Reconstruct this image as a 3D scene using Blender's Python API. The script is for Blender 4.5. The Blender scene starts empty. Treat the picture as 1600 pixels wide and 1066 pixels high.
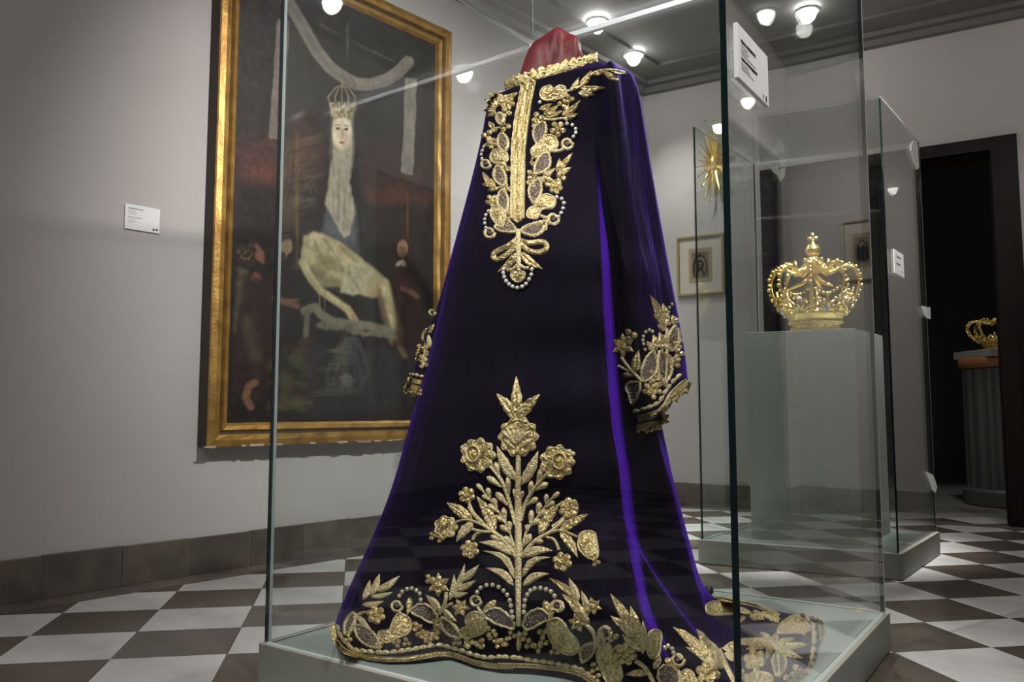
import bpy, math, random
import numpy as np
from mathutils import Vector, Matrix
from mathutils.bvhtree import BVHTree
random.seed(7)
C = bpy.context.scene.collection
SC = bpy.context.scene

# ---------------------------------------------------------------- camera, world, exposure
H = 0.70                                   # low camera: a visitor crouching
FPX, CX, CY = 1244.0, 800.0, 533.0
PITCH = math.atan(107 / FPX)
cam = bpy.data.cameras.new('camera'); cam.sensor_width = 36; cam.lens = 36 * FPX / 1600
cam.clip_start = 0.02
co = bpy.data.objects.new('camera', cam); C.objects.link(co)
co.location = (0, 0, H); co.rotation_euler = (math.pi / 2 + PITCH, 0, 0)
SC.camera = co
SC.view_settings.view_transform = 'Standard'; SC.view_settings.look = 'None'
SC.view_settings.gamma = 1; SC.view_settings.use_curve_mapping = False
SC.view_settings.exposure = 0.2
w = bpy.data.worlds.new('world'); SC.world = w; w.use_nodes = True
w.node_tree.nodes['Background'].inputs[0].default_value = (0.9, 0.92, 1, 1)
w.node_tree.nodes['Background'].inputs[1].default_value = 0.02
SC.cycles.transparent_max_bounces = 48
SC.cycles.max_bounces = 10
SC.cycles.glossy_bounces = 6

O = Vector((0, 0, H))
_F = Vector((0, math.cos(PITCH), math.sin(PITCH))); _U = Vector((0, -math.sin(PITCH), math.cos(PITCH))); _R = Vector((1, 0, 0))
def ray(x, y): return (_R * ((x - CX) / FPX) - _U * ((y - CY) / FPX) + _F).normalized()
def on_z(x, y, z):
    d = ray(x, y); return O + d * ((z - H) / d.z)
def on_depth(x, y, Y):
    d = ray(x, y); return O + d * (Y / d.y)
def on_plane(x, y, p, n):
    d = ray(x, y); return O + d * ((Vector(p) - O).dot(n) / d.dot(n))
def px_of(P):
    v = Vector(P) - O; k = v.dot(_F)
    return (CX + FPX * v.x / k, CY - FPX * v.dot(_U) / k)

# ---------------------------------------------------------------- materials
def mat(name, col, rough=0.6, metal=0.0, noise=0.0, nscale=20.0, bump=0.0, bscale=200.0, col2=None, spec=0.5, emit=None, estr=0.0):
    m = bpy.data.materials.new(name); m.use_nodes = True
    nt = m.node_tree; b = nt.nodes['Principled BSDF']
    b.inputs['Base Color'].default_value = (*col, 1); b.inputs['Roughness'].default_value = rough
    b.inputs['Metallic'].default_value = metal; b.inputs['Specular IOR Level'].default_value = spec
    if emit: b.inputs['Emission Color'].default_value = (*emit, 1); b.inputs['Emission Strength'].default_value = estr
    if noise or bump:
        tc = nt.nodes.new('ShaderNodeTexCoord')
    if noise:
        n = nt.nodes.new('ShaderNodeTexNoise'); n.inputs['Scale'].default_value = nscale; n.inputs['Detail'].default_value = 6
        nt.links.new(tc.outputs['Object'], n.inputs['Vector'])
        mx = nt.nodes.new('ShaderNodeMix'); mx.data_type = 'RGBA'
        c2 = col2 or tuple(max(0, c * (1 - noise)) for c in col)
        mx.inputs[6].default_value = (*col, 1); mx.inputs[7].default_value = (*c2, 1)
        rp = nt.nodes.new('ShaderNodeMapRange'); rp.inputs[1].default_value = .35; rp.inputs[2].default_value = .68
        nt.links.new(n.outputs['Fac'], rp.inputs[0]); nt.links.new(rp.outputs[0], mx.inputs[0])
        nt.links.new(mx.outputs[2], b.inputs['Base Color'])
    if bump:
        n2 = nt.nodes.new('ShaderNodeTexNoise'); n2.inputs['Scale'].default_value = bscale; n2.inputs['Detail'].default_value = 3
        nt.links.new(tc.outputs['Object'], n2.inputs['Vector'])
        bp = nt.nodes.new('ShaderNodeBump'); bp.inputs['Strength'].default_value = bump; bp.inputs['Distance'].default_value = .004
        nt.links.new(n2.outputs['Fac'], bp.inputs['Height']); nt.links.new(bp.outputs[0], b.inputs['Normal'])
    return m

M = {}
M['wall'] = mat('wall_paint', (.50, .475, .465), .85, noise=.07, nscale=1.3, bump=.12, bscale=60)
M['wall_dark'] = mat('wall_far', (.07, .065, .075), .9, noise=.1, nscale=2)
M['ceiling'] = mat('ceiling_paint', (.20, .195, .19), .85, noise=.06, nscale=2)
M['cornice'] = mat('cornice_paint', (.16, .155, .15), .8)
M['white_tile'] = mat('white_marble', (.62, .61, .60), .22, noise=.2, nscale=5, col2=(.47, .465, .465))
M['dark_tile'] = mat('brown_marble', (.115, .095, .075), .25, noise=.3, nscale=7, col2=(.075, .06, .046))
M['grout'] = mat('grout', (.2, .19, .17), .8)
M['mortar'] = mat('pale_mortar', (.30, .27, .24), .85)
for i, k in enumerate((1.0, .82, 1.18)):
    M['skirt%d' % i] = mat('brown_skirting_stone_%d' % i, (.085 * k, .07 * k, .058 * k), .5, noise=.45, nscale=9, col2=(.14 * k, .115 * k, .095 * k))
M['plinth'] = mat('sage_grey_paint', (.20, .21, .18), .5, noise=.05, nscale=4)
M['plinth_top'] = mat('pale_green_board', (.27, .32, .295), .45, noise=.04, nscale=4)
M['rim'] = mat('plinth_rim', (.42, .40, .34), .4, metal=.3)
M['edge'] = mat('glass_edge', (.003, .010, .011), .12, spec=.6)
M['edge_pale'] = mat('glass_edge_polished', (.55, .62, .62), .3, spec=.8)
M['steel'] = mat('brushed_steel', (.88, .90, .94), .3, metal=.35)
M['white_plastic'] = mat('white_card', (.80, .80, .80), .4)
M['ink'] = mat('black_print', (.012, .012, .014), .6)
M['ink_grey'] = mat('grey_print', (.25, .25, .26), .6)
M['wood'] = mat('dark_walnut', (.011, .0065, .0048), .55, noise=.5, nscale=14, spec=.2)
M['black'] = mat('black_rubber', (.01, .01, .01), .4)
M['red'] = mat('red_satin', (.125, .006, .011), .55, noise=.2, nscale=12, bump=.1, bscale=25, spec=.35)
M['tissue'] = mat('white_tissue', (.75, .74, .74), .7)
M['gold_thread'] = mat('gold_thread', (.80, .69, .43), .42, metal=.55, noise=.35, nscale=190, bump=1.0, bscale=260, col2=(.42, .32, .14))
M['gold_sequin'] = mat('gold_sequin', (.86, .71, .39), .30, metal=.7, noise=.55, nscale=170, bump=1.0, bscale=200, col2=(.26, .18, .06))
M['gold_lace'] = mat('gold_lace', (.90, .74, .38), .3, metal=.7, noise=.5, nscale=170, bump=1.0, bscale=200, col2=(.30, .21, .06))
M['net'] = mat('metal_net', (.22, .17, .16), .35, metal=.7, noise=.8, nscale=240, bump=1.0, bscale=300, col2=(.06, .04, .06))
M['bead'] = mat('glass_bead', (.62, .54, .38), .15, metal=.4, spec=.8)
M['pearl'] = mat('silver_crystal', (.85, .82, .72), .15, metal=.35, spec=.9)
M['gold'] = mat('polished_gold', (1.0, .78, .27), .26, metal=.95, bump=.35, bscale=90)
M['gold_band'] = mat('chased_gold', (1.0, .79, .29), .30, metal=.92, bump=.8, bscale=110)
M['gem'] = mat('clear_gem', (.75, .80, .9), .05, metal=.3, spec=1)
M['frame_gold'] = mat('old_gilding', (.46, .27, .068), .42, metal=.55, noise=.55, nscale=16, bump=.3, bscale=80, col2=(.27, .14, .035))
M['frame_chip'] = mat('chipped_gesso', (.5, .40, .30), .8)
M['frame_dark'] = mat('dark_frame_side', (.040, .026, .018), .6)
M['frame_pale'] = mat('pale_gilt_moulding', (.34, .27, .13), .5, metal=.3)
M['mount'] = mat('cream_mount', (.52, .49, .43), .8)
M['aged'] = mat('aged_paper', (.34, .27, .17), .8)
M['orange_wood'] = mat('orange_wood', (.35, .15, .05), .45)
M['grey_board'] = mat('pale_grey_block', (.4, .4, .38), .6)
M['column'] = mat('fluted_grey', (.11, .12, .11), .5)
M['pedestal'] = mat('grey_green_pedestal', (.36, .385, .35), .5, noise=.05, nscale=5)
M['tape'] = mat('clear_corner_pad', (.90, .93, .90), .5)
M['sensor'] = mat('sensor_plastic', (.28, .27, .26), .5)
M['lamp'] = mat('lamp_face', (1, 1, 1), .5, emit=(1, .97, .92), estr=30)
M['yellow'] = mat('yellow_sticker', (.75, .55, .05), .6)

def velvet():
    """Pile fabric: nearly black seen head-on, vivid violet where the pile is seen at a grazing angle."""
    m = bpy.data.materials.new('purple_velvet'); m.use_nodes = True
    nt = m.node_tree; b = nt.nodes['Principled BSDF']
    b.inputs['Roughness'].default_value = .8; b.inputs['Specular IOR Level'].default_value = .08
    b.inputs['Sheen Weight'].default_value = .32; b.inputs['Sheen Roughness'].default_value = .25
    b.inputs['Sheen Tint'].default_value = (.14, .012, .75, 1)
    tc = nt.nodes.new('ShaderNodeTexCoord'); n = nt.nodes.new('ShaderNodeTexNoise'); n.inputs['Scale'].default_value = 26; n.inputs['Detail'].default_value = 6
    sc = nt.nodes.new('ShaderNodeMapping'); sc.inputs['Scale'].default_value = (1, 1, .12)
    nt.links.new(tc.outputs['Object'], sc.inputs[0]); nt.links.new(sc.outputs[0], n.inputs['Vector'])
    bp = nt.nodes.new('ShaderNodeBump'); bp.inputs['Strength'].default_value = .5; bp.inputs['Distance'].default_value = .012
    nt.links.new(n.outputs['Fac'], bp.inputs['Height']); nt.links.new(bp.outputs[0], b.inputs['Normal'])
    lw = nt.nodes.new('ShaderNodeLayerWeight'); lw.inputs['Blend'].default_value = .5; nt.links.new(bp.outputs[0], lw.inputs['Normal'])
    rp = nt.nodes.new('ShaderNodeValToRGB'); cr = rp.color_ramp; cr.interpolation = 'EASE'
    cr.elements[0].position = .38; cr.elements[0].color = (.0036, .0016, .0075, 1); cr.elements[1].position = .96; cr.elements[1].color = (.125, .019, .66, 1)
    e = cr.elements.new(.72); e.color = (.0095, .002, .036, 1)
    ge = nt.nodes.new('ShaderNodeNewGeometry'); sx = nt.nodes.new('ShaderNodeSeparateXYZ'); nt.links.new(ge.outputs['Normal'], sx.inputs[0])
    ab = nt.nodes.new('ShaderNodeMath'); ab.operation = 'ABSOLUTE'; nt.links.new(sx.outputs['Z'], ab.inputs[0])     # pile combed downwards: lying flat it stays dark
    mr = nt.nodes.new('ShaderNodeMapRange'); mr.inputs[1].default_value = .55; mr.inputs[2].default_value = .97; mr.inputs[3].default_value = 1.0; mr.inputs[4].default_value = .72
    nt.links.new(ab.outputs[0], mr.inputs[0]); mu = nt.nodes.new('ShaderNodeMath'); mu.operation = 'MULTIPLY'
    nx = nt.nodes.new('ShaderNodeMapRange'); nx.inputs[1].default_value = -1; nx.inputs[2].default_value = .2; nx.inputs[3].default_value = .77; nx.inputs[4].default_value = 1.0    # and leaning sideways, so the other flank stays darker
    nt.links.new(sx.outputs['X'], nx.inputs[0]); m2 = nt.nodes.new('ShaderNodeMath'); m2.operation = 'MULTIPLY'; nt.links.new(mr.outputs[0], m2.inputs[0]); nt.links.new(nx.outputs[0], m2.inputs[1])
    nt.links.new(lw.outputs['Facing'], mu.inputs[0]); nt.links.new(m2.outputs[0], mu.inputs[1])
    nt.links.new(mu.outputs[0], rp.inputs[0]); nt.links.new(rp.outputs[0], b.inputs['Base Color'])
    return m
M['velvet'] = velvet()

def glass(name, tint, boost=1.0):
    """Flat clear pane: each face lets light straight through and mirrors by Fresnel."""
    m = bpy.data.materials.new(name); m.use_nodes = True; nt = m.node_tree
    nt.nodes.remove(nt.nodes['Principled BSDF']); out = nt.nodes['Material Output']
    g = nt.nodes.new('ShaderNodeNewGeometry'); mr = nt.nodes.new('ShaderNodeMapRange')
    mr.inputs[3].default_value = 1.5; mr.inputs[4].default_value = 1 / 1.5
    nt.links.new(g.outputs['Backfacing'], mr.inputs[0])
    fr = nt.nodes.new('ShaderNodeFresnel'); nt.links.new(mr.outputs[0], fr.inputs['IOR'])
    t = nt.nodes.new('ShaderNodeBsdfTransparent'); t.inputs[0].default_value = (*tint, 1)
    s = nt.nodes.new('ShaderNodeBsdfGlossy'); s.inputs['Roughness'].default_value = 0.0; s.inputs[0].default_value = (1, 1, 1, 1)
    mx = nt.nodes.new('ShaderNodeMixShader'); nt.links.new(fr.outputs[0], mx.inputs[0])
    nt.links.new(t.outputs[0], mx.inputs[1]); nt.links.new(s.outputs[0], mx.inputs[2]); nt.links.new(mx.outputs[0], out.inputs[0])
    return m
M['glass'] = glass('clear_glass', (.980, .993, .989))

# ---------------------------------------------------------------- mesh helpers
class MB:
    def __init__(s): s.v = []; s.f = []; s.mi = []; s.mats = []; s.cur = 0
    def use(s, m):
        if m not in s.mats: s.mats.append(m)
        s.cur = s.mats.index(m)
    def face(s, *idx): s.f.append(idx); s.mi.append(s.cur)
    def add(s, vs, fs):
        o = len(s.v); s.v += [tuple(p) for p in vs]
        for f in fs: s.face(*[i + o for i in f])
    def hexa(s, b, t):   # four bottom points, four top points, same winding
        s.add(list(b) + list(t), [(0, 3, 2, 1), (4, 5, 6, 7), (0, 1, 5, 4), (1, 2, 6, 5), (2, 3, 7, 6), (3, 0, 4, 7)])
    def box(s, c, ex, ey, ez):   # centre and three half-edge vectors
        c, ex, ey, ez = Vector(c), Vector(ex), Vector(ey), Vector(ez)
        q = [-ex - ey, ex - ey, ex + ey, -ex + ey]
        s.hexa([c + p - ez for p in q], [c + p + ez for p in q])
    def grid(s, rows, closed=False):
        n = len(rows[0]); o = len(s.v)
        for r in rows: s.v += [tuple(p) for p in r]
        for i in range(len(rows) - 1):
            for j in range(n if closed else n - 1):
                k = (j + 1) % n; s.face(o + i * n + j, o + i * n + k, o + (i + 1) * n + k, o + (i + 1) * n + j)
    def lathe(s, c, prof, n=24, ax=(1, 0, 0), ay=(0, 1, 0), az=(0, 0, 1), cap=True):
        c, ax, ay, az = Vector(c), Vector(ax), Vector(ay), Vector(az)
        rows = [[c + ax * r * math.cos(2 * math.pi * j / n) + ay * r * math.sin(2 * math.pi * j / n) + az * z for j in range(n)] for r, z in prof]
        o = len(s.v); s.grid(rows, True)
        if cap:
            s.face(*[o + j for j in reversed(range(n))]); s.face(*[o + (len(prof) - 1) * n + j for j in range(n)])
    def tube(s, pts, r, n=8):
        pts = [Vector(p) for p in pts]; rows = []
        for i, p in enumerate(pts):
            t = (pts[min(i + 1, len(pts) - 1)] - pts[max(i - 1, 0)]).normalized()
            a = t.cross(Vector((0, 0, 1))); a = a if a.length > 1e-3 else t.cross(Vector((1, 0, 0))); a.normalize(); b = t.cross(a)
            rr = r[i] if hasattr(r, '__len__') else r
            rows.append([p + (a * math.cos(2 * math.pi * j / n) + b * math.sin(2 * math.pi * j / n)) * rr for j in range(n)])
        o = len(s.v); s.grid(rows, True); s.face(*[o + j for j in reversed(range(n))]); s.face(*[o + (len(pts) - 1) * n + j for j in range(n)])
    def ball(s, c, r, n=8, k=5, sq=(1, 1, 1)):
        c = Vector(c)
        prof = [(max(1e-5, math.sin(math.pi * i / k)) * r, -math.cos(math.pi * i / k) * r) for i in range(k + 1)]
        s.lathe(c, prof, n, (sq[0], 0, 0), (0, sq[1], 0), (0, 0, sq[2]), cap=False)
    def mesh(s, name, m=None, smooth=False):
        me = bpy.data.meshes.new(name); me.from_pydata([tuple(p) for p in s.v], [], s.f); 
        for mm in (s.mats or [m]): me.materials.append(mm)
        if s.mats: me.polygons.foreach_set('material_index', s.mi)
        if smooth: me.polygons.foreach_set('use_smooth', [True] * len(me.polygons))
        me.update(); return me
    def build(s, name, m=None, parent=None, smooth=False, bevel=0.0):
        o = bpy.data.objects.new(name, s.mesh(name, m, smooth)); C.objects.link(o)
        if parent: o.parent = parent; o.matrix_parent_inverse = Matrix.Translation(-parent_loc(parent))
        if bevel:
            b = o.modifiers.new('bevel', 'BEVEL'); b.width = bevel; b.segments = 2; b.limit_method = 'ANGLE'
        return o
def parent_loc(p): return Vector(p.location)
def thing(name, label, cat, loc=(0, 0, 0), group=None):
    o = bpy.data.objects.new(name, None); C.objects.link(o); o.location = loc; o.empty_display_size = .1
    return tag(o, label, cat, group)
def tag(o, label, cat, group=None):
    o['label'] = label; o['category'] = cat
    if group: o['group'] = group
    return o
def struct(o): o['kind'] = 'structure'; return o
def lerp(a, b, t): return a + (b - a) * t
def interp(tab, x):
    if x <= tab[0][0]: return tab[0][1]
    for (a, va), (b, vb) in zip(tab, tab[1:]):
        if x <= b: return va + (vb - va) * (x - a) / (b - a)
    return tab[-1][1]
def sstep(a, b, x):
    t = min(1, max(0, (x - a) / (b - a))); return t * t * (3 - 2 * t)

# ---------------------------------------------------------------- room geometry
K = H / .9
ZC = 4.147 * K                                   # ceiling height
BB = .107                                        # plinth height of both cases
WL0 = Vector((-1.046, 5.181, 0)) * K; WLd = Vector((.681, .733, 0)).normalized(); WLn = Vector((WLd.y, -WLd.x, 0))
BW0 = Vector((1.694, 7.498, 0)) * K; BWd = Vector((.867, -.498, 0)).normalized(); BWn = Vector((-BWd.y, BWd.x, 0)) * -1   # towards the room
if BWn.y > 0: BWn = -BWn
def isect2(p, d, q, e):
    den = d.x * e.y - d.y * e.x; t = ((q.x - p.x) * e.y - (q.y - p.y) * e.x) / den; return p + d * t
LB = isect2(WL0, WLd, BW0, BWd)                  # corner of left and back wall
# case 1 corners (glass line on the plinth top)
c1 = {'left': on_z(413, 1006, BB), 'right': on_z(1384, 958, BB), 'front': on_z(1162, 1195, BB)}
c1['back'] = c1['left'] + c1['right'] - c1['front']
e1 = (c1['right'] - c1['front']).normalized(); pane_n = Vector((e1.y, -e1.x, 0))
def mirror_pt(P):   # reflection in the right-hand pane of case 1
    P = Vector(P); return P - pane_n * 2 * (P - c1['front']).dot(pane_n)
def mirrored_hit(x, y, p, n):
    o = mirror_pt(O); d = ray(x, y); d = d - pane_n * 2 * d.dot(pane_n)
    return o + d * ((Vector(p) - o).dot(n) / d.dot(n))
RC = mirrored_hit(1247, 640, BW0, BWn); RC.z = 0
RWd = -e1.copy(); RWn = Vector((-e1.y, e1.x, 0))
if RWn.x > 0: RWn = -RWn
Lend = LB - WLd * 9.5; Rend = RC + RWd * 8.5
up = Vector((0, 0, 1))
def slab(name, a, b, z0, z1, n, th, m):          # upright wall piece; room face on a-b, thickness away from the room
    mb = MB(); q = [a, b, b - n * th, a - n * th]
    mb.hexa([Vector((p.x, p.y, z0)) for p in q], [Vector((p.x, p.y, z1)) for p in q])
    return mb
o = struct(slab('wall_left', LB, Lend, 0, ZC, WLn, .2, M['wall']).build('wall_left', M['wall']))
dL = BW0 + BWd * ((on_plane(1216, 640, BW0, BWn) - BW0).dot(BWd))
dR = BW0 + BWd * ((on_plane(1572, 640, BW0, BWn) - BW0).dot(BWd))
DZ = on_plane(1520, 238, BW0, BWn).z
wb = MB()
for a, b, z0, z1 in ((LB, dL, 0, ZC), (dR, RC, 0, ZC), (dL, dR, DZ, ZC)):
    q = [a, b, b - BWn * .22, a - BWn * .22]
    wb.hexa([Vector((p.x, p.y, z0)) for p in q], [Vector((p.x, p.y, z1)) for p in q])
struct(wb.build('wall_back', M['wall']))
struct(slab('wall_right', RC, Rend, 0, ZC, RWn, .2, M['wall']).build('wall_right', M['wall']))
d = (Rend - Lend).normalized(); n = Vector((-d.y, d.x, 0)); n = n if n.y > 0 else -n
struct(slab('wall_behind', Lend, Rend, 0, ZC, n, .2, M['wall']).build('wall_behind', M['wall']))
# ceiling over the room and the room beyond
far = 4.2
cb = MB(); cb.hexa([(-9, -8, ZC), (14, -8, ZC), (14, 14, ZC), (-9, 14, ZC)], [(-9, -8, ZC + .1), (14, -8, ZC + .1), (14, 14, ZC + .1), (-9, 14, ZC + .1)]); struct(cb.build('ceiling', M['ceiling']))
cn = MB()
for a, b, n_, dz in ((LB - BWd * .12, RC, BWn, 0), (LB + WLd * .12, LB - WLd * 6, WLn, .0012)):
    for k, (dd, h) in enumerate(((.05, .10), (.10, .055), (.30, .022))):
        q = [a, b, b + n_ * dd, a + n_ * dd]
        cn.hexa([Vector((p.x, p.y, ZC - h - dz)) for p in q], [Vector((p.x, p.y, ZC - .001)) for p in q])
struct(cn.build('trim_1', M['cornice']))

# ---------------------------------------------------------------- chequered floor: fitted lattice
T0 = Vector((-1.455, 2.969, 0)) * K; TA = Vector((.401, .063, 0)) * K; TB = Vector((-.07, .360, 0)) * K
fb = MB(); fb.hexa([(-9, -8, -.12), (14, -8, -.12), (14, 14, -.12), (-9, 14, -.12)], [(-9, -8, -.006), (14, -8, -.006), (14, 14, -.006), (-9, 14, -.006)])
floor = struct(fb.build('floor', M['grout']))
def tile_mesh(nm, m):
    mb = MB(); g = .0012; a, b = TA.normalized() * g, TB.normalized() * g
    q = [a + b, TA - a + b, TA + TB - a - b, TB + a - b]; c = 0.0012
    ctr = (TA + TB) / 2
    top = [ctr + (p - ctr) * (1 - c / .15) for p in q]
    mb.hexa([p + up * -.012 for p in q], [p + up * -.0012 for p in q])
    mb.hexa([p + up * -.0012 for p in q], top); return mb.mesh(nm, m)
tm = (tile_mesh('dark_tile', M['dark_tile']), tile_mesh('white_tile', M['white_tile']))
tn = ('dark_tile', 'white_tile')
def in_room(P): return (P - LB).dot(WLn) > -.25 and (P - LB).dot(BWn) > -.3 and (P - RC).dot(RWn) > -.3
rest = [MB(), MB()]; rest_far = 0; cand = []
for i in range(-22, 34):
    for j in range(-20, 26):
        P = T0 + TA * i + TB * j; ctr = P + (TA + TB) / 2
        if not in_room(ctr) or ctr.length > 9: continue
        k = (i + j) % 2; vis = False
        if ctr.y > 1.2:
            x, y = px_of(ctr); vis = -60 < x < 1660 and 640 < y < 1110
        cand.append((vis, ctr.length, P, k))
cand.sort(key=lambda c: (not c[0], c[1]))
cnt = [0, 0]
for vis, dist, P, k in cand:
    if vis and cnt[k] < 290:
        cnt[k] += 1; o = bpy.data.objects.new(tn[k], tm[k]); C.objects.link(o); o.location = P; o.parent = floor
    else:
        q = [P, P + TA, P + TA + TB, P + TB]; ctr = P + (TA + TB) / 2; q = [ctr + (p - ctr) * .992 for p in q]
        rest[k].hexa([p + up * -.012 for p in q], q)
for k in (0, 1):
    if rest[k].v: o = rest[k].build(tn[k] + 's_beyond_view', (M['dark_tile'], M['white_tile'])[k], floor); o['kind'] = 'stuff'
# dark border strip along the left wall and along the back wall
for nm, a, b, n_, wd in (('border_stone', LB, LB - WLd * 7, WLn, .155 * K / .778), ('border_stone', LB, RC, BWn, .12)):
    L = (b - a).length; u = (b - a).normalized(); k = 0; s = 0
    while s < L:
        e = min(L, s + .62); mb = MB(); q = [a + u * (s + .001), a + u * (e - .001), a + u * (e - .001) + n_ * wd, a + u * (s + .001) + n_ * wd]
        mb.hexa([p + up * -.01 for p in q], [p + up * .0025 for p in q]); mb.build(nm, M['skirt%d' % (k % 3)], floor); s = e; k += 1

# ---------------------------------------------------------------- skirting stones
def skirting(name, a, b, n_, hgt, cuts, th=.022):
    root = None
    for k, (s, e) in enumerate(zip(cuts, cuts[1:])):
        u = (b - a).normalized(); mb = MB(); t = th + .003 * math.sin(k * 2.3)
        q = [a + u * (s + .0012), a + u * (e - .0012), a + u * (e - .0012) + n_ * t, a + u * (s + .0012) + n_ * t]
        mb.hexa([p + up * .0025 for p in q], [p + up * (hgt + .002 * math.sin(k * 1.7)) for p in q])
        if root is None:
            back = MB(); q2 = [a + u * cuts[0], a + u * cuts[-1], a + u * cuts[-1] + n_ * (th * .80), a + u * cuts[0] + n_ * (th * .80)]
            back.hexa([p + up * .0025 for p in q2], [p + up * (hgt - .004) for p in q2]); root = struct(back.build(name, M['mortar']))
        mb.build('stone', M['skirt%d' % ((k * 5 + k // 2) % 3)], root, bevel=.0015)
def cut_at(xs, y, p, n_, a, u): return [(on_plane(x, y, p, n_) - a).dot(u) for x in xs]
u = -WLd
cs = cut_at([544.5, 470.6, 388, 294, 188.6, 64.5], 850, WL0, WLn, LB, u)
st = abs(cs[1] - cs[0]); pre = []
x = cs[0]
while x - .36 > 0: x -= .36; pre.insert(0, x)
cs = [0] + pre + cs; x = cs[-1]
while x < 8.5: x += .37; cs.append(x)
skirting('baseboard_left', LB, Lend, WLn, .158, cs)
LdL = (dL - LB).dot(BWd) - .075; LdR = (dR - LB).dot(BWd) + .13; LRC = (RC - LB).dot(BWd)
skirting('baseboard_back', LB, RC, BWn, .168, [LdL * i / 6 for i in range(7)])
skirting('baseboard_back_right', LB, RC, BWn, .168, [LdR + (LRC - LdR) * i / 5 for i in range(6)])
skirting('baseboard_right', RC, Rend, RWn, .168, [0, .40])
skirting('baseboard_right_front', RC, Rend, RWn, .168, [1.75 + .6 * i for i in range(10)])

# ---------------------------------------------------------------- doorway in the back wall, and a dark door in the right wall
def casing(mb, a, b, ztop, n_, wl, wr, wt):
    u = (b - a).normalized()
    for inset, th in ((1.0, .03), (.62, .05), (.30, .036)):
        for P, s, wd in ((a, -1, wl), (b, 1, wr)):
            q = [P + u * s * wd * inset, P - u * s * .012, P - u * s * .012 + n_ * th, P + u * s * wd * inset + n_ * th]
            if s < 0: q = [q[1], q[0], q[3], q[2]]
            mb.hexa([p + up * .003 for p in q], [p + up * (ztop + wt * inset) for p in q])
        q = [a - u * wl * inset, b + u * wr * inset, b + u * wr * inset + n_ * th * .99, a - u * wl * inset + n_ * th * .99]
        mb.hexa([p + up * (ztop - .012) for p in q], [p + up * (ztop + wt * inset * .99) for p in q])
ztop_o = on_plane(1520, 220, BW0, BWn).z
jm = MB()
casing(jm, dL, dR, DZ, BWn, .075, .13, max(.06, ztop_o - DZ))
for P, s in ((dL, 1), (dR, -1)):     # reveal boards of the opening
    q = [P - BWn * .22, P + BWn * .0, P + BWd * s * .02, P + BWd * s * .02 - BWn * .22]
    jm.hexa([p + up * .003 for p in q], [p + up * DZ for p in q])
q = [dL - BWn * .22, dR - BWn * .22, dR, dL]
jm.hexa([p + up * (DZ - .02) for p in q], [p + up * DZ for p in q])
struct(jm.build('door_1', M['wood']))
rd0 = RC + RWd * .48; rd1 = RC + RWd * 1.66
j2 = MB(); casing(j2, rd0, rd1, DZ, RWn, .09, .09, .10); door2 = struct(j2.build('door_2', M['wood']))
for s0, s1 in ((.48, 1.065), (1.075, 1.66)):
    mb = MB(); a, b = RC + RWd * s0, RC + RWd * s1
    mb.use(M['wood']); q = [a + RWn * .002, b + RWn * .002, b + RWn * .015, a + RWn * .015]
    mb.hexa([p + up * .004 for p in q], [p + up * DZ for p in q])
    for z0, z1 in ((.15, .9), (1.0, 1.75), (1.82, DZ - .08)):
        a2, b2 = RC + RWd * (s0 + .09), RC + RWd * (s1 - .09); q = [a2 + RWn * .012, b2 + RWn * .012, b2 + RWn * .024, a2 + RWn * .024]
        mb.hexa([p + up * z0 for p in q], [p + up * z1 for p in q])
    mb.build('door_leaf', None, door2, bevel=.004)
# room beyond the doorway
fw0 = BW0 - BWn * 3.4
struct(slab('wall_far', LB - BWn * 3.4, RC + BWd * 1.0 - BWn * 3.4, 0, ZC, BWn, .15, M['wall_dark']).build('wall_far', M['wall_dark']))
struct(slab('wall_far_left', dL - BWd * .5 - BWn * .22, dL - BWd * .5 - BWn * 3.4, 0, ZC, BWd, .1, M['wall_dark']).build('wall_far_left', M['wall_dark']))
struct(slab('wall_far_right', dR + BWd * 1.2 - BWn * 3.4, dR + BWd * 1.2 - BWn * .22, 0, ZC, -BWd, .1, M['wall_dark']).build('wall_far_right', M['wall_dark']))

# ---------------------------------------------------------------- ceiling lamps
def downlight(P, label, power, aim=None, cone=70, col=(1, .958, .925), blend=.6, rad=.05, disc=.054):
    t = thing('ceiling_downlight', label, 'lamp', P, 'recessed ceiling spots')
    r = MB(); r.lathe(P, [(disc * 1.02, -.012), (disc * 1.3, -.014), (disc * 1.42, -.006), (disc * 1.42, 0)], 28, cap=False); r.build('trim_ring', M['steel'], t, True)
    l = MB(); l.lathe(P, [(.004, -.080), (disc * .45, -.074), (disc * .8, -.052), (disc, -.016), (disc, -.002)], 28); l.build('lamp_face', M['lamp'], t, True)
    ld = bpy.data.lights.new('spot', 'SPOT'); ld.energy = power; ld.spot_size = math.radians(cone); ld.spot_blend = blend; ld.color = col; ld.shadow_soft_size = rad
    lo = bpy.data.objects.new('spot_beam', ld); C.objects.link(lo); lo.location = Vector(P) + Vector((0, 0, -.12))
    tgt = Vector(aim) if aim is not None else Vector((P[0], P[1], 0)); lo.rotation_euler = (tgt - Vector(lo.location)).to_track_quat('-Z', 'Y').to_euler()
    return t
def ceil_at(x, y): return on_z(x, y, ZC - .024)
downlight(ceil_at(933, 33), 'bright round ceiling spot just above right of the red hood', 130, (.2, 5.1, .9), 100, blend=1.0)
downlight(ceil_at(990, 85), 'bright round ceiling spot right of the red hood, second from it', 55, (1.55, 5.3, .6), 110, blend=1.0)
downlight(ceil_at(1262, 16), 'round ceiling spot right of the white case label, highest at the right', 170, (.35, 2.2, .9), 60)
ADDED_SPOT = 'unseen ceiling spot, added to light the room and its exhibits'  # no visible source: these spots are added as key, rim and wall wash
def z(x, y): return Vector((x, y, ZC - .024))
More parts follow.
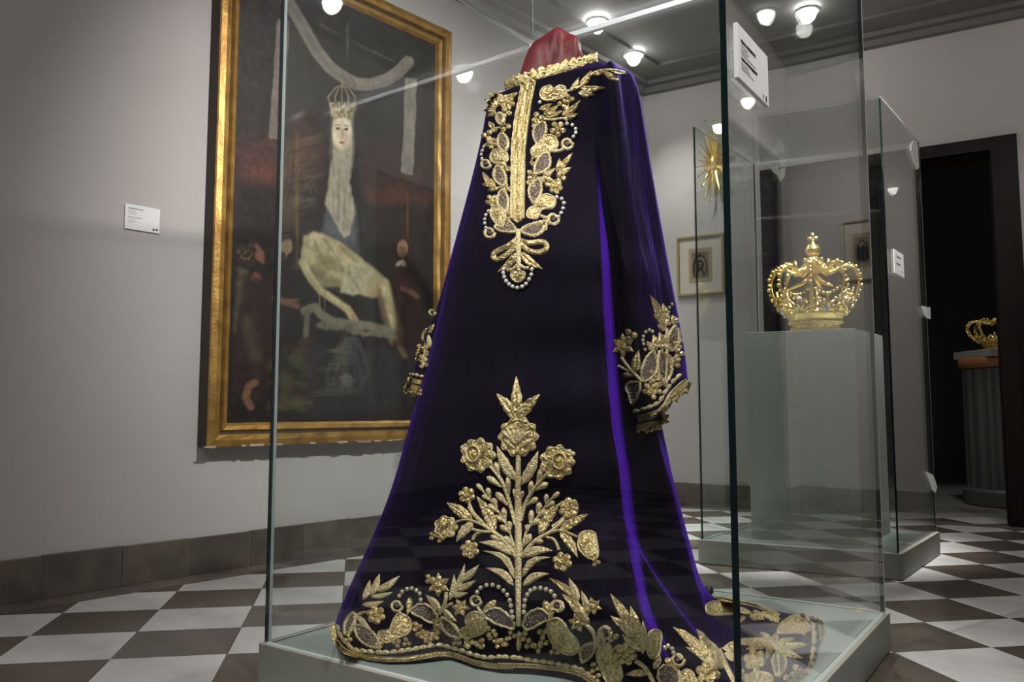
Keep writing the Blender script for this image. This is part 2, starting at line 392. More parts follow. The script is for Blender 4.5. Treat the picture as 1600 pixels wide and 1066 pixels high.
downlight(z(-1.0, 1.0), ADDED_SPOT, 250, (.1, 2.1, .9), 46, blend=.9)
downlight(z(.55, .25), ADDED_SPOT, 200, (.30, 2.1, .5), 44, blend=.9)
downlight(z(1.1, 1.3), ADDED_SPOT, 560, (-.72, 4.45, 1.3), 62, blend=1.0)
downlight(z(-2.2, .2), ADDED_SPOT, 45, (-2.1, 2.6, .6), 90, blend=1.0)
downlight(z(2.0, 2.5), ADDED_SPOT, 12, (2.9, 5.0, 2.2), 100, blend=1.0)
downlight(z(1.6, 3.1), ADDED_SPOT, 800, (1.47, 3.8, 1.35), 40, blend=.8)
downlight(z(1.72, 1.75), ADDED_SPOT, 62, (.35, 2.15, 1.0), 44, blend=.8)
downlight(z(2.72, 3.55), ADDED_SPOT, 36, (3.7, 4.45, 1.15), 74, blend=.9)
downlight(z(-.4, -.9), ADDED_SPOT, 70, (-.4, .2, 0), 100, blend=1.0)

# ---------------------------------------------------------------- glass display cases
def pane(name, a, b, z0, z1, inward, th, parent, m_end=None, chip=False):
    mb = MB(); mb.use(M['glass']); q = [a, b, b + inward * th, a + inward * th]
    bo = [Vector((p.x, p.y, z0)) for p in q]; to = [Vector((p.x, p.y, z1)) for p in q]; V = bo + to
    o_ = len(mb.v); mb.v += [tuple(p) for p in V]
    mb.face(0, 1, 5, 4); mb.face(2, 3, 7, 6)
    mb.use(m_end or M['edge']); mb.face(1, 2, 6, 5); mb.face(3, 0, 4, 7)
    mb.use(M['edge_pale']); mb.face(0, 3, 2, 1); mb.face(4, 5, 6, 7)
    return mb.build(name, None, parent)
def plinth(parent, cs_, zt, over, name='plinth', rim=.012):
    ctr = sum(cs_, Vector()) / 4; q = [c + (c - ctr).normalized() * over for c in cs_]
    mb = MB(); mb.use(M['plinth']); g0 = lambda z_: [Vector((p.x, p.y, z_)) for p in q]
    mb.hexa(g0(.0035), g0(zt)); pl = mb.build(name, None, parent, bevel=.002)
    ins = [c + (ctr - c).normalized() * .022 for c in cs_]
    t = MB(); t.hexa([Vector((p.x, p.y, zt - .004)) for p in ins], [Vector((p.x, p.y, zt + .0012)) for p in ins]); t.build('plinth_board', M['plinth_top'], parent)
    r = MB(); inner = [c + (ctr - c).normalized() * .004 for c in cs_]
    for i in range(4):
        j = (i + 1) % 4; r.hexa([Vector((p.x, p.y, zt)) for p in (q[i], q[j], inner[j], inner[i])], [Vector((p.x, p.y, zt + .002)) for p in (q[i], q[j], inner[j], inner[i])])
    r.build('plinth_rim', M['rim'], parent); return pl
case = thing('glass_case', 'tall clear glass display case on a low sage plinth around the purple robe', 'display case', (c1['front'].x, c1['front'].y, 0))
ZT1 = on_depth(828, 76, c1['back'].y).z
TH = .012
order = [c1['front'], c1['right'], c1['back'], c1['left']]
ctr1 = sum(order, Vector()) / 4
plinth(case, order, BB, .014)
def inward(a, b, ctr):
    u = (b - a).normalized(); n_ = Vector((-u.y, u.x, 0)); return n_ if (ctr - a).dot(n_) > 0 else -n_
for a, b, me in ((c1['front'], c1['right'], M['edge']), (c1['left'], c1['front'], M['edge']), (c1['right'], c1['back'], M['edge_pale']), (c1['back'], c1['left'], M['edge_pale'])):
    u = (b - a).normalized()
    pane('glass_pane', a + u * .0005, b - u * (TH + .0005), BB + .0025, ZT1, inward(a, b, ctr1), TH, case, me)
lid = MB(); lid.use(M['glass']); q = order
lid.hexa([Vector((p.x, p.y, ZT1 + .0005)) for p in q], [Vector((p.x, p.y, ZT1 + TH)) for p in q]); lid.build('glass_lid', None, case)
rl = MB()
u = (c1['right'] - c1['back']).normalized(); iw = inward(c1['back'], c1['right'], ctr1)
rl.box((c1['back'] + c1['right']) / 2 + iw * .022 + up * (ZT1 - BB - .010), u * ((c1['right'] - c1['back']).length / 2 - .012), iw * .011, up * .011); rl.build('steel_rail', M['steel'], case, bevel=.003)
# second case with the pedestal and crown
g2 = {'left': on_z(1095, 844, BB), 'right': on_z(1464, 832, BB), 'front': on_z(1405, 866, BB)}
g2['back'] = g2['left'] + g2['right'] - g2['front']
ZT2 = on_depth(1383, 153, g2['front'].y).z
case2 = thing('glass_case', 'smaller glass display case on a grey plinth around the gold crown', 'display case', (g2['front'].x, g2['front'].y, 0))
order2 = [g2['front'], g2['right'], g2['back'], g2['left']]; ctr2 = sum(order2, Vector()) / 4
plinth(case2, order2, BB, .014)
for a, b, me in ((g2['left'], g2['front'], M['edge']), (g2['front'], g2['right'], M['edge']), (g2['right'], g2['back'], M['edge_pale']), (g2['back'], g2['left'], M['edge'])):
    u = (b - a).normalized()
    pane('glass_pane', a + u * .0005, b - u * (.0085), BB + .0025, ZT2, inward(a, b, ctr2), .008, case2, me)
lid = MB(); lid.use(M['glass']); lid.hexa([Vector((p.x, p.y, ZT2 + .0005)) for p in order2], [Vector((p.x, p.y, ZT2 + .008)) for p in order2]); lid.build('glass_lid', None, case2)
# small translucent corner pads on the panes of the second case
def pad(cx_, cy_, sx, sy, a, n_, shape):
    p = on_plane(cx_, cy_, a, n_); u = Vector((-n_.y, n_.x, 0)); 
    if u.x < 0: u = -u
    s_ = (p - O).length / FPX; mb = MB(); k = len(shape)
    rim_ = lambda off: [p + u * (x * sx * s_) + up * (y * sy * s_) + n_ * off for x, y in shape]
    mb.v += [tuple(v) for v in rim_(.001) + rim_(.005)]
    mb.face(*reversed(range(k))); mb.face(*[k + i for i in range(k)])
    for i in range(k): mb.face(i, (i + 1) % k, k + (i + 1) % k, k + i)
    mb.build('corner_pad', M['tape'], case2)
nR = -inward(g2['front'], g2['right'], ctr2); uR = (g2['right'] - g2['front']).normalized()
blob = [(-.2, .9), (.5, 1), (.9, .8), (1, -.8), (.6, -1), (-.3, -.7), (-1, -.1), (-.9, .3)]
wedge = [(-1, .6), (.7, .8), (1, 1), (1, -.9), (.4, -1), (-.5, -.6)]
kite = [(-1, .9), (.2, .5), (.6, .1), (1, -.6), (.7, -1), (.2, -.7), (-.2, .1)]
pad(1428, 240, 22, 19, g2['front'], nR, blob); pad(1446, 487, 26, 9, g2['front'], nR, wedge); pad(1454, 752, 34, 17, g2['front'], nR, kite)
nB = inward(g2['back'], g2['right'], ctr2); pad(1216, 272, 10, 12, g2['back'], nB, [(-1, .6), (-.2, 1), (.2, .5), (1, .7), (.9, -.4), (.2, -1), (-.1, -.2)])

# ---------------------------------------------------------------- labels
def text_mesh(body, size, origin, u, n_, parent, m, bold=.0):
    cu = bpy.data.curves.new('lettering', 'FONT'); cu.body = body; cu.size = size; cu.extrude = .0003; cu.offset = bold
    o = bpy.data.objects.new('lettering', cu); C.objects.link(o)
    o.matrix_world = Matrix(((u.x, up.x, n_.x, origin.x), (u.y, up.y, n_.y, origin.y), (u.z, up.z, n_.z, origin.z), (0, 0, 0, 1)))
    mw = o.matrix_world.copy(); bpy.context.view_layer.update()
    me = bpy.data.meshes.new_from_object(o); bpy.data.objects.remove(o); me.transform(mw); me.materials.clear(); me.materials.append(m)
    ob = bpy.data.objects.new('lettering', me); C.objects.link(ob); ob.parent = parent; ob.matrix_parent_inverse = Matrix.Translation(-parent_loc(parent)); return ob
def info_label(label, tl, u, n_, wd, ht, th, heads, lines, icon):
    t = thing('exhibit_label', label, 'label', tl)
    mb = MB(); c = tl + u * wd / 2 - up * ht / 2 + n_ * th / 2; mb.box(c, u * wd / 2, n_ * th / 2, up * ht / 2); mb.build('card', M['white_plastic'], t, bevel=.0008)
    f = tl + n_ * (th + .0004)
    def bar(x, y, w_, h_, m, name='print_line'):
        b = MB(); b.box(f + u * (x + w_ / 2) * wd - up * (y + h_ / 2) * ht, u * w_ * wd / 2, n_ * .0002, up * h_ * ht / 2); return b.build(name, m, t)
    for txt, x, y, s_ in heads: text_mesh(txt, s_ * ht, f + u * x * wd - up * y * ht, u, n_, t, M['ink'], .0003)
    random.seed(3)
    for x, y, w_ in lines:
        k = x
        while k < x + w_:      # broken strokes: words of the small print
            ww = random.uniform(.02, .07); bar(k, y, min(ww, x + w_ - k), .014, M['ink_grey']); k += ww + .012
    for kind, x, y in icon:
        if kind == 'arrow':
            b = MB(); p = f + u * x * wd - up * y * ht; s_ = .055 * ht
            o_ = [p + up * s_, p - u * s_ * .7, p - u * s_ * .2, p - u * s_ * .2 - up * s_, p + u * s_ * .2 - up * s_, p + u * s_ * .2, p + u * s_ * .7]
            b.v += [tuple(v) for v in o_ + [v + n_ * .0004 for v in o_]]; b.face(7, 8, 9, 13); b.face(9, 10, 11, 12); b.build('arrow_symbol', M['ink'], t)
        elif kind == 'dot':
            b = MB(); b.lathe(f + u * x * wd - up * y * ht, [(.045 * ht, 0), (.045 * ht, .0004)], 12, u, up, n_); b.build('symbol_dot', M['ink'], t)
        else: text_mesh(kind, .15 * ht, f + u * x * wd - up * y * ht, u, n_, t, M['ink'], .0006)
    return t
nR1 = -inward(c1['front'], c1['right'], ctr1); uR1 = (c1['right'] - c1['front']).normalized()
tl = on_plane(1145, 36, c1['front'] + nR1 * .004, nR1); tr = on_plane(1193, 85, c1['front'] + nR1 * .004, nR1); bl = on_plane(1148, 123, c1['front'] + nR1 * .004, nR1)
wd1, ht1 = (tr - tl).dot(uR1), tl.z - bl.z
info_label('large white caption card fixed to the glass at the robe case front corner', tl, uR1, nR1, wd1, ht1, .008,
           [('TÚNICA PROCESIONAL', .10, .30, .075), ('TUNIC FOR PROCESSIONS', .10, .62, .072)], [(.10, .35, .22), (.10, .40, .26), (.10, .45, .20), (.10, .50, .45), (.10, .67, .22), (.10, .72, .26), (.10, .77, .4)],
           [('arrow', .80, .90), ('8', .88, .95)])
a_, b_ = on_plane(195, 318, WL0, WLn), on_plane(249, 329, WL0, WLn); c_ = on_plane(193, 357, WL0, WLn)
info_label('small white caption card on the grey wall left of the large painting', a_, WLd, WLn, (b_ - a_).length, a_.z - c_.z, .008,
           [], [(.08, .14, .44), (.08, .155, .44), (.08, .17, .44), (.08, .25, .22), (.08, .31, .28), (.08, .37, .2), (.08, .50, .4), (.08, .515, .4), (.08, .60, .2), (.08, .66, .26), (.08, .72, .16)],
           [('dot', .83, .88), ('dot', .92, .87)])
tl = on_plane(1395, 389, g2['front'] + nR * .002, nR); br = on_plane(1411, 434, g2['front'] + nR * .002, nR); tr = on_plane(1410, 398, g2['front'] + nR * .002, nR)
info_label('small white caption card fixed to the side glass of the crown case', tl, uR, nR, (tr - tl).dot(uR), tr.z - br.z, .004,
           [], [(.25, .2, .45), (.25, .22, .45), (.2, .5, .45), (.2, .52, .45)], [('dot', .75, .8)])

# ---------------------------------------------------------------- large painting on the left wall
FD = .085                                           # frame depth off the wall
PF = WL0 + WLn * FD
def pl(x, y): return on_plane(x, y, PF, WLn)
def sv(P): return ((P - PF).dot(WLd), P.z)
sL = sv(pl(323, 696))[0]; sR = sv(pl(707, 60))[0]; zB = (pl(323, 697).z + pl(634, 691).z) / 2; zTp = pl(707, 50).z
WBAND = .105
picture = thing('framed_painting', 'large dark painting of crowned veiled woman above pale lying man, gilt frame', 'painting', WL0 + WLd * (sL + sR) / 2 + up * zB)
def PP(s, z_, off=0): return PF + WLd * s + up * z_ + WLn * off - up * PF.z
prof = [(0, -FD + .002, 'frame_dark'), (0, -.004, 'frame_gold'), (.006, .0, 'frame_gold'), (.030, .006, 'frame_gold'), (.052, .002, 'frame_gold'), (.056, -.016, 'frame_dark'), (.066, -.018, 'frame_gold'), (.074, -.006, 'frame_gold'), (.092, -.012, 'frame_gold'), (.105, -.032, 'frame_gold')]
sides = {'bottom': ((sL, zB), (sR, zB)), 'right': ((sR, zB), (sR, zTp)), 'top': ((sR, zTp), (sL, zTp)), 'left': ((sL, zTp), (sL, zB))}
mid = ((sL + sR) / 2, (zB + zTp) / 2)
fr = MB()
for nm, (p, q) in sides.items():
    rail = MB(); rows = []
    nseg = 24; us = [i / nseg for i in range(nseg + 1)]
    for (ins, off, mt), nx in zip(prof, prof[1:] + [None]):
        ins *= 1.0
        def at(pt, ins_): return (pt[0] + (ins_ if pt[0] < mid[0] else -ins_), pt[1] + (ins_ if pt[1] < mid[1] else -ins_))
        a2, b2 = at(p, ins), at(q, ins); rows.append([PP(lerp(a2[0], b2[0], t_), lerp(a2[1], b2[1], t_), off + .0012 * math.sin(t_ * 40 + ins * 90)) for t_ in us])
    for i in range(len(rows) - 1):
        rail.use(M[prof[i][2]]); rail.grid([rows[i], rows[i + 1]])
    ro = rail.build('frame_rail', None, picture)
    if nm == 'bottom':
        random.seed(5)
        for k in range(16):
            s_ = lerp(sL + .01, sR - .3, random.random()); ww = random.uniform(.008, .035); ch = MB()
            ch.box(PP(s_, zB + random.uniform(.002, .006), .0015), WLd * ww, WLn * .002, up * random.uniform(.002, .005)); ch.build('bare_chip', M['frame_chip'], ro)
bk = MB(); bk.box(PP(mid[0], mid[1], -FD / 2 - .02), WLd * ((sR - sL) / 2 - .03), WLn * .02, up * ((zTp - zB) / 2 - .03)); bk.build('backing_board', M['frame_dark'], picture)
def canvas_mesh():
    nx, ny = 250, 400; s0, s1, z0, z1 = sL + .10, sR - .10, zB + .10, zTp - .10
    S, Z = np.meshgrid(np.linspace(s0, s1, nx), np.linspace(z0, z1, ny)); off = -.030
    X = np.stack([PF.x + WLd.x * S + WLn.x * off, PF.y + WLd.y * S + WLn.y * off, Z], -1)
    V = X - np.array(O); kf = V @ np.array(_F); x = CX + FPX * (V @ np.array(_R)) / kf; y = CY - FPX * (V @ np.array(_U)) / kf
    rng = np.random.default_rng(4)
    def noise(sc, seed=0):
        r_ = np.random.default_rng(seed); g = r_.random((int(sc * 1.6) + 2, int(sc) + 2)); yy = np.linspace(0, g.shape[0] - 1.001, ny)[:, None] + 0 * S; xx = np.linspace(0, g.shape[1] - 1.001, nx)[None] + 0 * S
        i, j = yy.astype(int), xx.astype(int); a, b = yy - i, xx - j
        return (g[i, j] * (1 - a) * (1 - b) + g[i + 1, j] * a * (1 - b) + g[i, j + 1] * (1 - a) * b + g[i + 1, j + 1] * a * b)
    def lin(c): c = np.array(c) / 255.; return np.where(c < .04045, c / 12.92, ((c + .055) / 1.055) ** 2.4)
    col = np.ones((ny, nx, 3)) * lin((40, 36, 35))
    wob = (noise(40, 1) - .5) * 7; wob2 = (noise(40, 2) - .5) * 7; xs, ys = x + wob, y + wob2
    def put(mask, c, a=1.0):
        nonlocal col
        mm = np.clip(mask, 0, 1)[..., None] * a; col = col * (1 - mm) + lin(c) * mm
    def ell(cx_, cy_, rx, ry, soft=.25, rot=0, wobble=True):
        X_, Y_ = (xs, ys) if wobble else (x, y); dx, dy = X_ - cx_, Y_ - cy_; c, s_ = math.cos(rot), math.sin(rot)
        r = np.sqrt(((dx * c + dy * s_) / rx) ** 2 + ((-dx * s_ + dy * c) / ry) ** 2); return np.clip((1 + soft / 2 - r) / soft, 0, 1)
    def poly(pts, soft=3.0, wobble=True):
        X_, Y_ = (x + wob * .4, y + wob2 * .4) if wobble else (x, y); inside = np.zeros(x.shape, bool); dist = np.full(x.shape, 1e9)
        for (ax, ay), (bx, by) in zip(pts, pts[1:] + pts[:1]):
            if ay != by: inside ^= ((ay > Y_) != (by > Y_)) & (X_ < (bx - ax) * (Y_ - ay) / (by - ay) + ax)
            t_ = np.clip(((X_ - ax) * (bx - ax) + (Y_ - ay) * (by - ay)) / max(1e-6, (bx - ax) ** 2 + (by - ay) ** 2), 0, 1)
            dist = np.minimum(dist, np.hypot(X_ - ax - t_ * (bx - ax), Y_ - ay - t_ * (by - ay)))
        return np.clip(.5 + np.where(inside, dist, -dist) / soft, 0, 1)
    def line(pts, wd, soft=2.0):
        dist = np.full(x.shape, 1e9)
        for (ax, ay), (bx, by) in zip(pts, pts[1:]):
            t_ = np.clip(((x - ax) * (bx - ax) + (y - ay) * (by - ay)) / max(1e-6, (bx - ax) ** 2 + (by - ay) ** 2), 0, 1)
            dist = np.minimum(dist, np.hypot(x - ax - t_ * (bx - ax), y - ay - t_ * (by - ay)))
        return np.clip((wd / 2 - dist) / soft + .5, 0, 1)
    n1, n2, n3 = noise(14, 5), noise(60, 6), noise(120, 7)
    put(np.clip((330 - y) / 300, 0, 1), (54, 51, 51), .8)                       # dim upper sky
    put(ell(400, 255, 60, 40, 1.2) * (.2 + n1) * (.4 + n2), (80, 46, 38), .75); put(ell(412, 270, 40, 12, 1.2) * (.3 + n1), (94, 56, 44), .6)
    put(ell(610, 285, 60, 46, 1.2) * (.2 + n1) * (.4 + n2), (78, 46, 38), .75); put(ell(614, 308, 40, 14, 1.2) * (.3 + n1), (92, 56, 44), .6)
    put(ell(480, 250, 40, 40, .9), (70, 44, 42), .6)
    put(poly([(375, 300), (470, 290), (480, 660), (340, 660)], 20), (32, 27, 26), .9); put(poly([(570, 320), (690, 330), (680, 660), (570, 660)], 20), (40, 33, 32), .85)
    rib = [(448, 0), (462, 22), (478, 50), (495, 80), (515, 105), (538, 122), (556, 131), (580, 132), (606, 124), (624, 111), (637, 97)]
    put(line(rib, 19), (118, 112, 104)); put(line([(p[0] + 4, p[1] + 5) for p in rib], 4, 5), (92, 88, 84), .7); put(line([(545, 118), (556, 131), (552, 140)], 2), (70, 66, 64))
    put(poly([(433, 30), (452, 32), (443, 218), (420, 216)], 2), (108, 100, 94)); put(line([(442, 33), (432, 215)], 3, 4), (90, 84, 80), .6)
    put(poly([(634, 122), (652, 124), (645, 275), (627, 268)], 2), (120, 115, 106)); put(line([(641, 125), (637, 268)], 3, 4), (105, 100, 95), .5)
    put(line([(500, 38), (530, 54)], 4, 3), (82, 80, 77), .8); put(line([(543, 38), (543, 92)], 3, 3), (84, 82, 79), .8); put(line([(556, 68), (614, 96)], 3, 3), (84, 82, 79), .8)
    put(line([(464, 208), (464, 420)], 5, 3), (88, 66, 38), .9); put(line([(458, 208), (458, 420)], 2, 2), (60, 44, 28), .9); put(line([(636, 300), (638, 420)], 3, 3), (92, 60, 32), .8)
    put(poly([(512, 190), (556, 190), (570, 300), (600, 420), (600, 560), (470, 560), (480, 420), (505, 300)], 12), (36, 33, 34), .95)    # dark mantle
    put(poly([(512, 320), (555, 325), (562, 400), (500, 380)], 8), (82, 84, 90), .9)
    put(poly([(521, 186), (550, 186), (552, 240), (546, 285), (554, 330), (548, 365), (537, 372), (522, 345), (508, 318), (514, 285), (520, 240)], 4), (150, 143, 124)); put(line([(519, 188), (516, 240), (522, 275)], 3, 4), (96, 92, 82), .8); put(line([(551, 188), (553, 236), (547, 270)], 3, 4), (96, 92, 82), .8)
    for k in range(9): put(line([(516 + k * 4.4, 290 + k % 3 * 9), (517 + k * 4.2, 352 - abs(k - 4) * 7)], 1.6, 3), (104, 98, 84) if k % 2 else (176, 168, 146), .6)
    put(line([(530, 260), (527, 340)], 5, 8), (110, 106, 94), .6); put(line([(541, 270), (540, 360)], 5, 8), (116, 110, 98), .5)
    put(ell(534, 207, 15, 28, .25, wobble=False), (196, 184, 160)); put(ell(540, 215, 6, 16, .8, wobble=False), (168, 150, 128), .6)
    put(ell(528, 201, 3.6, 2.2, .6, wobble=False), (60, 44, 38)); put(ell(541, 202, 3.6, 2.2, .6, wobble=False), (60, 44, 38)); put(line([(524, 196), (531, 195)], 1.4, 1.4), (90, 70, 56)); put(line([(538, 196), (545, 197)], 1.4, 1.4), (90, 70, 56))
    put(line([(535, 202), (535, 215)], 2, 2), (150, 128, 105), .8); put(ell(534, 223, 4.2, 1.8, .6, wobble=False), (140, 62, 54))
    for k in (-16, -8, 0, 8, 16): put(line([(534 + k * .9, 172), (534 + k * 1.35, 152), (534 + k * .6, 137), (535, 133)], 2.2, 1.6), (128, 118, 98), .9)
    put(poly([(515, 160), (558, 160), (553, 184), (518, 184)], 3), (116, 106, 86), .95); put((n3 > .62) * poly([(515, 160), (558, 160), (553, 184), (518, 184)], 3), (160, 148, 118)); put(line([(535, 126), (535, 136)], 2, 1.5), (140, 130, 106))
    # lying pale figure
    put(ell(440, 390, 16, 18, .3), (46, 36, 31)); put(ell(446, 390, 9, 15, .4, .3), (150, 128, 98)); put(ell(441, 399, 7, 7, .5), (66, 50, 40))
    body = [(474, 370), (490, 363), (512, 368), (540, 384), (565, 404), (590, 424), (606, 438), (604, 462), (580, 466), (556, 458), (530, 448), (506, 448), (486, 432), (470, 408)]
    put(poly(body, 5), (172, 158, 122)); put(line([(500, 378), (540, 405), (570, 428)], 12, 14), (198, 184, 148), .7); put(line([(482, 420), (512, 442), (550, 452)], 10, 12), (108, 95, 70), .7)
    put(ell(512, 408, 18, 8, .9, .6), (128, 112, 82), .7); put(line([(488, 372), (500, 396), (512, 420)], 3, 4), (120, 104, 76), .7); put(line([(505, 372), (524, 398), (536, 424)], 3, 4), (122, 106, 78), .6); put(ell(484, 378, 8, 6, .8), (206, 192, 156), .7); put(line([(530, 385), (552, 405)], 4, 5), (124, 108, 80), .6); put(ell(500, 425, 14, 8, .9, .5), (110, 96, 70), .6)
    put(poly([(536, 424), (560, 410), (578, 420), (574, 452), (552, 462), (532, 456)], 5), (178, 168, 140)); put(line([(545, 425), (562, 455)], 3, 4), (120, 108, 86), .6); put(line([(556, 418), (570, 450)], 3, 4), (130, 118, 94), .5)
    put(line([(580, 440), (600, 446), (606, 470), (616, 505), (622, 522)], 17, 6), (168, 152, 116)); put(line([(600, 450), (612, 500)], 5, 6), (198, 182, 146), .7); put(line([(620, 522), (626, 540), (632, 556)], 9, 5), (140, 115, 84)); put(line([(592, 455), (604, 505), (612, 535)], 8, 6), (112, 96, 70), .8)
    put(line([(472, 410), (486, 436), (502, 455), (524, 470), (544, 484), (552, 498)], 11, 4), (178, 162, 124)); put(line([(476, 412), (500, 450), (540, 480)], 3, 4), (206, 192, 156), .7); put(line([(552, 494), (556, 502)], 8, 4), (160, 140, 105))
    put(line([(476, 486), (492, 480), (502, 492), (520, 503), (548, 506), (580, 510), (616, 520)], 13, 4), (118, 113, 96))
    for k in range(14): put(ell(500 + k * 8.6, 508 + k * 1.4, 5, 6, .5), (112, 107, 92), .9)
    put(line([(480, 486), (478, 524)], 8, 4), (100, 95, 82)); put(line([(496, 400), (500, 486)], 1.5, 1.5), (150, 136, 104), .7); put(line([(505, 402), (508, 486)], 1.5, 1.5), (150, 136, 104), .5)
    for k in range(7): put(line([(548 + (k - 3) * 3, 530), (544 + (k - 3) * 11, 580 + k % 3 * 12), (536 + (k - 3) * 8, 612)], 5, 6), (86, 88, 88), .55)
    put(ell(542, 594, 10, 8, .7), (118, 120, 120), .7)
    # winged attendant, lower left
    put(ell(388, 398, 17, 20, .4), (46, 34, 28)); put((n3 > .6) * ell(386, 396, 16, 18, .5), (84, 64, 46)); put(ell(407, 398, 6, 16, .4, -.35), (112, 76, 60)); put(ell(400, 434, 10, 6, .6), (150, 96, 74), .9)
    put(poly([(372, 418), (386, 424), (378, 470), (366, 520)], 8), (104, 92, 76), .7); put(poly([(376, 430), (430, 430), (436, 560), (410, 620), (364, 620)], 14), (46, 33, 32), .9); put(line([(385, 500), (400, 560)], 16, 14), (84, 72, 60), .5)
    put(line([(430, 466), (446, 472), (464, 478)], 10, 4), (108, 78, 60)); put(line([(452, 470), (466, 468)], 4, 3), (108, 78, 60)); put(line([(398, 598), (388, 604), (384, 622), (392, 636)], 11, 4), (112, 80, 62))
    # figure at right
    put(ell(628, 392, 14, 22, .4), (40, 27, 22)); put(ell(629, 389, 8.5, 14, .3, wobble=False), (128, 96, 74)); put(ell(626, 387, 2, 1.3, .7, wobble=False), (60, 40, 32)); put(ell(632, 388, 2, 1.3, .7, wobble=False), (60, 40, 32)); put(ell(629, 397, 2.6, 1.2, .7, wobble=False), (130, 66, 56)); put(ell(628, 411, 9, 5, .4), (168, 156, 138))
    put(poly([(612, 418), (646, 416), (664, 520), (650, 560), (620, 540)], 8), (48, 27, 27), .9); put(line([(630, 450), (640, 455), (652, 464)], 8, 4), (110, 82, 64)); put(ell(634, 440, 6, 14, .6), (74, 30, 29), .8)
    # rocks and scrub
    for k in range(34):
        cx_, cy_ = rng.uniform(420, 480), rng.uniform(530, 640); put(ell(cx_, cy_, rng.uniform(5, 13), rng.uniform(4, 9), .7), (66 + rng.uniform(-14, 20), 62 + rng.uniform(-14, 16), 42), .55)
    for k in range(12): put(line([(415 + k * 5, 640), (430 + k * 5, 618 + k % 4 * 5), (470 + k * 2, 630)], 2, 2), (88, 84, 56), .5)
    put(poly([(474, 540), (650, 548), (640, 640), (474, 645)], 12), (60, 60, 61), .35)  # grey veil of the reflection in the case glass, put into the paint
    n4 = noise(30, 12); col *= (.48 + .34 * n2 + .26 * n3 + .30 * n4)[..., None]; col += ((n2 * n3) ** 3 * .02)[..., None]
    verts = X.reshape(-1, 3); idx = np.arange(nx * ny).reshape(ny, nx)
    faces = np.stack([idx[:-1, :-1], idx[:-1, 1:], idx[1:, 1:], idx[1:, :-1]], -1).reshape(-1, 4)
    me = bpy.data.meshes.new('canvas'); me.from_pydata(verts.tolist(), [], faces.tolist())
    at = me.color_attributes.new('paint', 'FLOAT_COLOR', 'POINT'); at.data.foreach_set('color', np.concatenate([col.reshape(-1, 3), np.ones((nx * ny, 1))], 1).astype(np.float32).ravel())
    return me
m = bpy.data.materials.new('oil_paint'); m.use_nodes = True; nt = m.node_tree; b = nt.nodes['Principled BSDF']; b.inputs['Roughness'].default_value = .5; b.inputs['Specular IOR Level'].default_value = .3
ca = nt.nodes.new('ShaderNodeVertexColor'); ca.layer_name = 'paint'; nt.links.new(ca.outputs[0], b.inputs['Base Color'])
me = canvas_mesh(); me.materials.append(m)
cv = bpy.data.objects.new('canvas', me); C.objects.link(cv); cv.parent = picture; cv.matrix_parent_inverse = Matrix.Translation(-parent_loc(picture))

# ---------------------------------------------------------------- framed prints on the back wall
def framed_print(label, P, u, n_, wd, ht, dark_oval=False):
    t = thing('framed_print', label, 'picture', P)
    def bx(c, hw, hh, d0, d1, name, m, bev=.0): mb = MB(); mb.box(P + u * c[0] + up * c[1] + n_ * (d0 + d1) / 2, u * hw, n_ * (d1 - d0) / 2, up * hh); return mb.build(name, m, t, bevel=bev)
    fw = wd * .05
    for c, hw, hh in (((0, ht / 2 - fw / 2), wd / 2, fw / 2), ((0, -ht / 2 + fw / 2), wd / 2, fw / 2), ((-wd / 2 + fw / 2, 0), fw / 2, ht / 2 - fw), ((wd / 2 - fw / 2, 0), fw / 2, ht / 2 - fw)):
        bx(c, hw, hh, .001, .022, 'frame_rail', M['frame_pale'], .002)
    bx((0, 0), wd / 2 - fw, ht / 2 - fw, .001, .010, 'mount', M['mount'])
    bx((0, -ht * .0), wd * .245, ht * .285, .010, .012, 'aged_paper', M['aged'])
    mb = MB(); mb.box(P + n_ * .0128, u * wd * .185, n_ * .0006, up * ht * .215); pr = mb.build('engraving', mat('engraving_ink', (.12, .09, .06), .8, noise=.9, nscale=28, col2=(.30, .24, .16)), t)
    ar = MB()
    for k in (-1, 1):
        ar.tube([P + n_ * .0135 + u * k * wd * x_ + up * ht * y_ for x_, y_ in ((.14, -.16), (.13, .02), (.09, .12), (.0, .17))], .006, 5)
        ar.tube([P + n_ * .0135 + u * k * wd * x_ + up * ht * y_ for x_, y_ in ((.10, -.18), (.02, -.06), (.06, .03), (.01, .08))], .008, 5)
    ar.build('engraved_arch', M['ink'], t)
    if dark_oval:
        ov = MB(); ov.lathe(P - up * ht * .05 + n_ * .0125, [(wd * .17, 0), (wd * .16, .003), (wd * .12, .004)], 20, u, up * 1.25, n_); ov.build('dark_oval', M['wood'], t)
    return t
a_, b_, c_ = on_plane(1058, 371, BW0, BWn), on_plane(1131, 365, BW0, BWn), on_plane(1058, 463, BW0, BWn)
framed_print('small engraving in a cream mount and thin gilt frame, beside the robe sleeve', (a_ + b_) / 2 - up * (a_.z - c_.z) / 2, BWd, BWn, (b_ - a_).length, a_.z - c_.z)
a_, b_, c_ = mirrored_hit(1372, 343, BW0, BWn), mirrored_hit(1313, 347, BW0, BWn), mirrored_hit(1313, 440, BW0, BWn)
framed_print('gilt framed engraving on the wall right of the doorway, mirrored in the glass', (a_ + b_) / 2 - up * (b_.z - c_.z) / 2 + BWd * -.02, BWd, BWn, abs((b_ - a_).dot(BWd)), b_.z - c_.z, True)

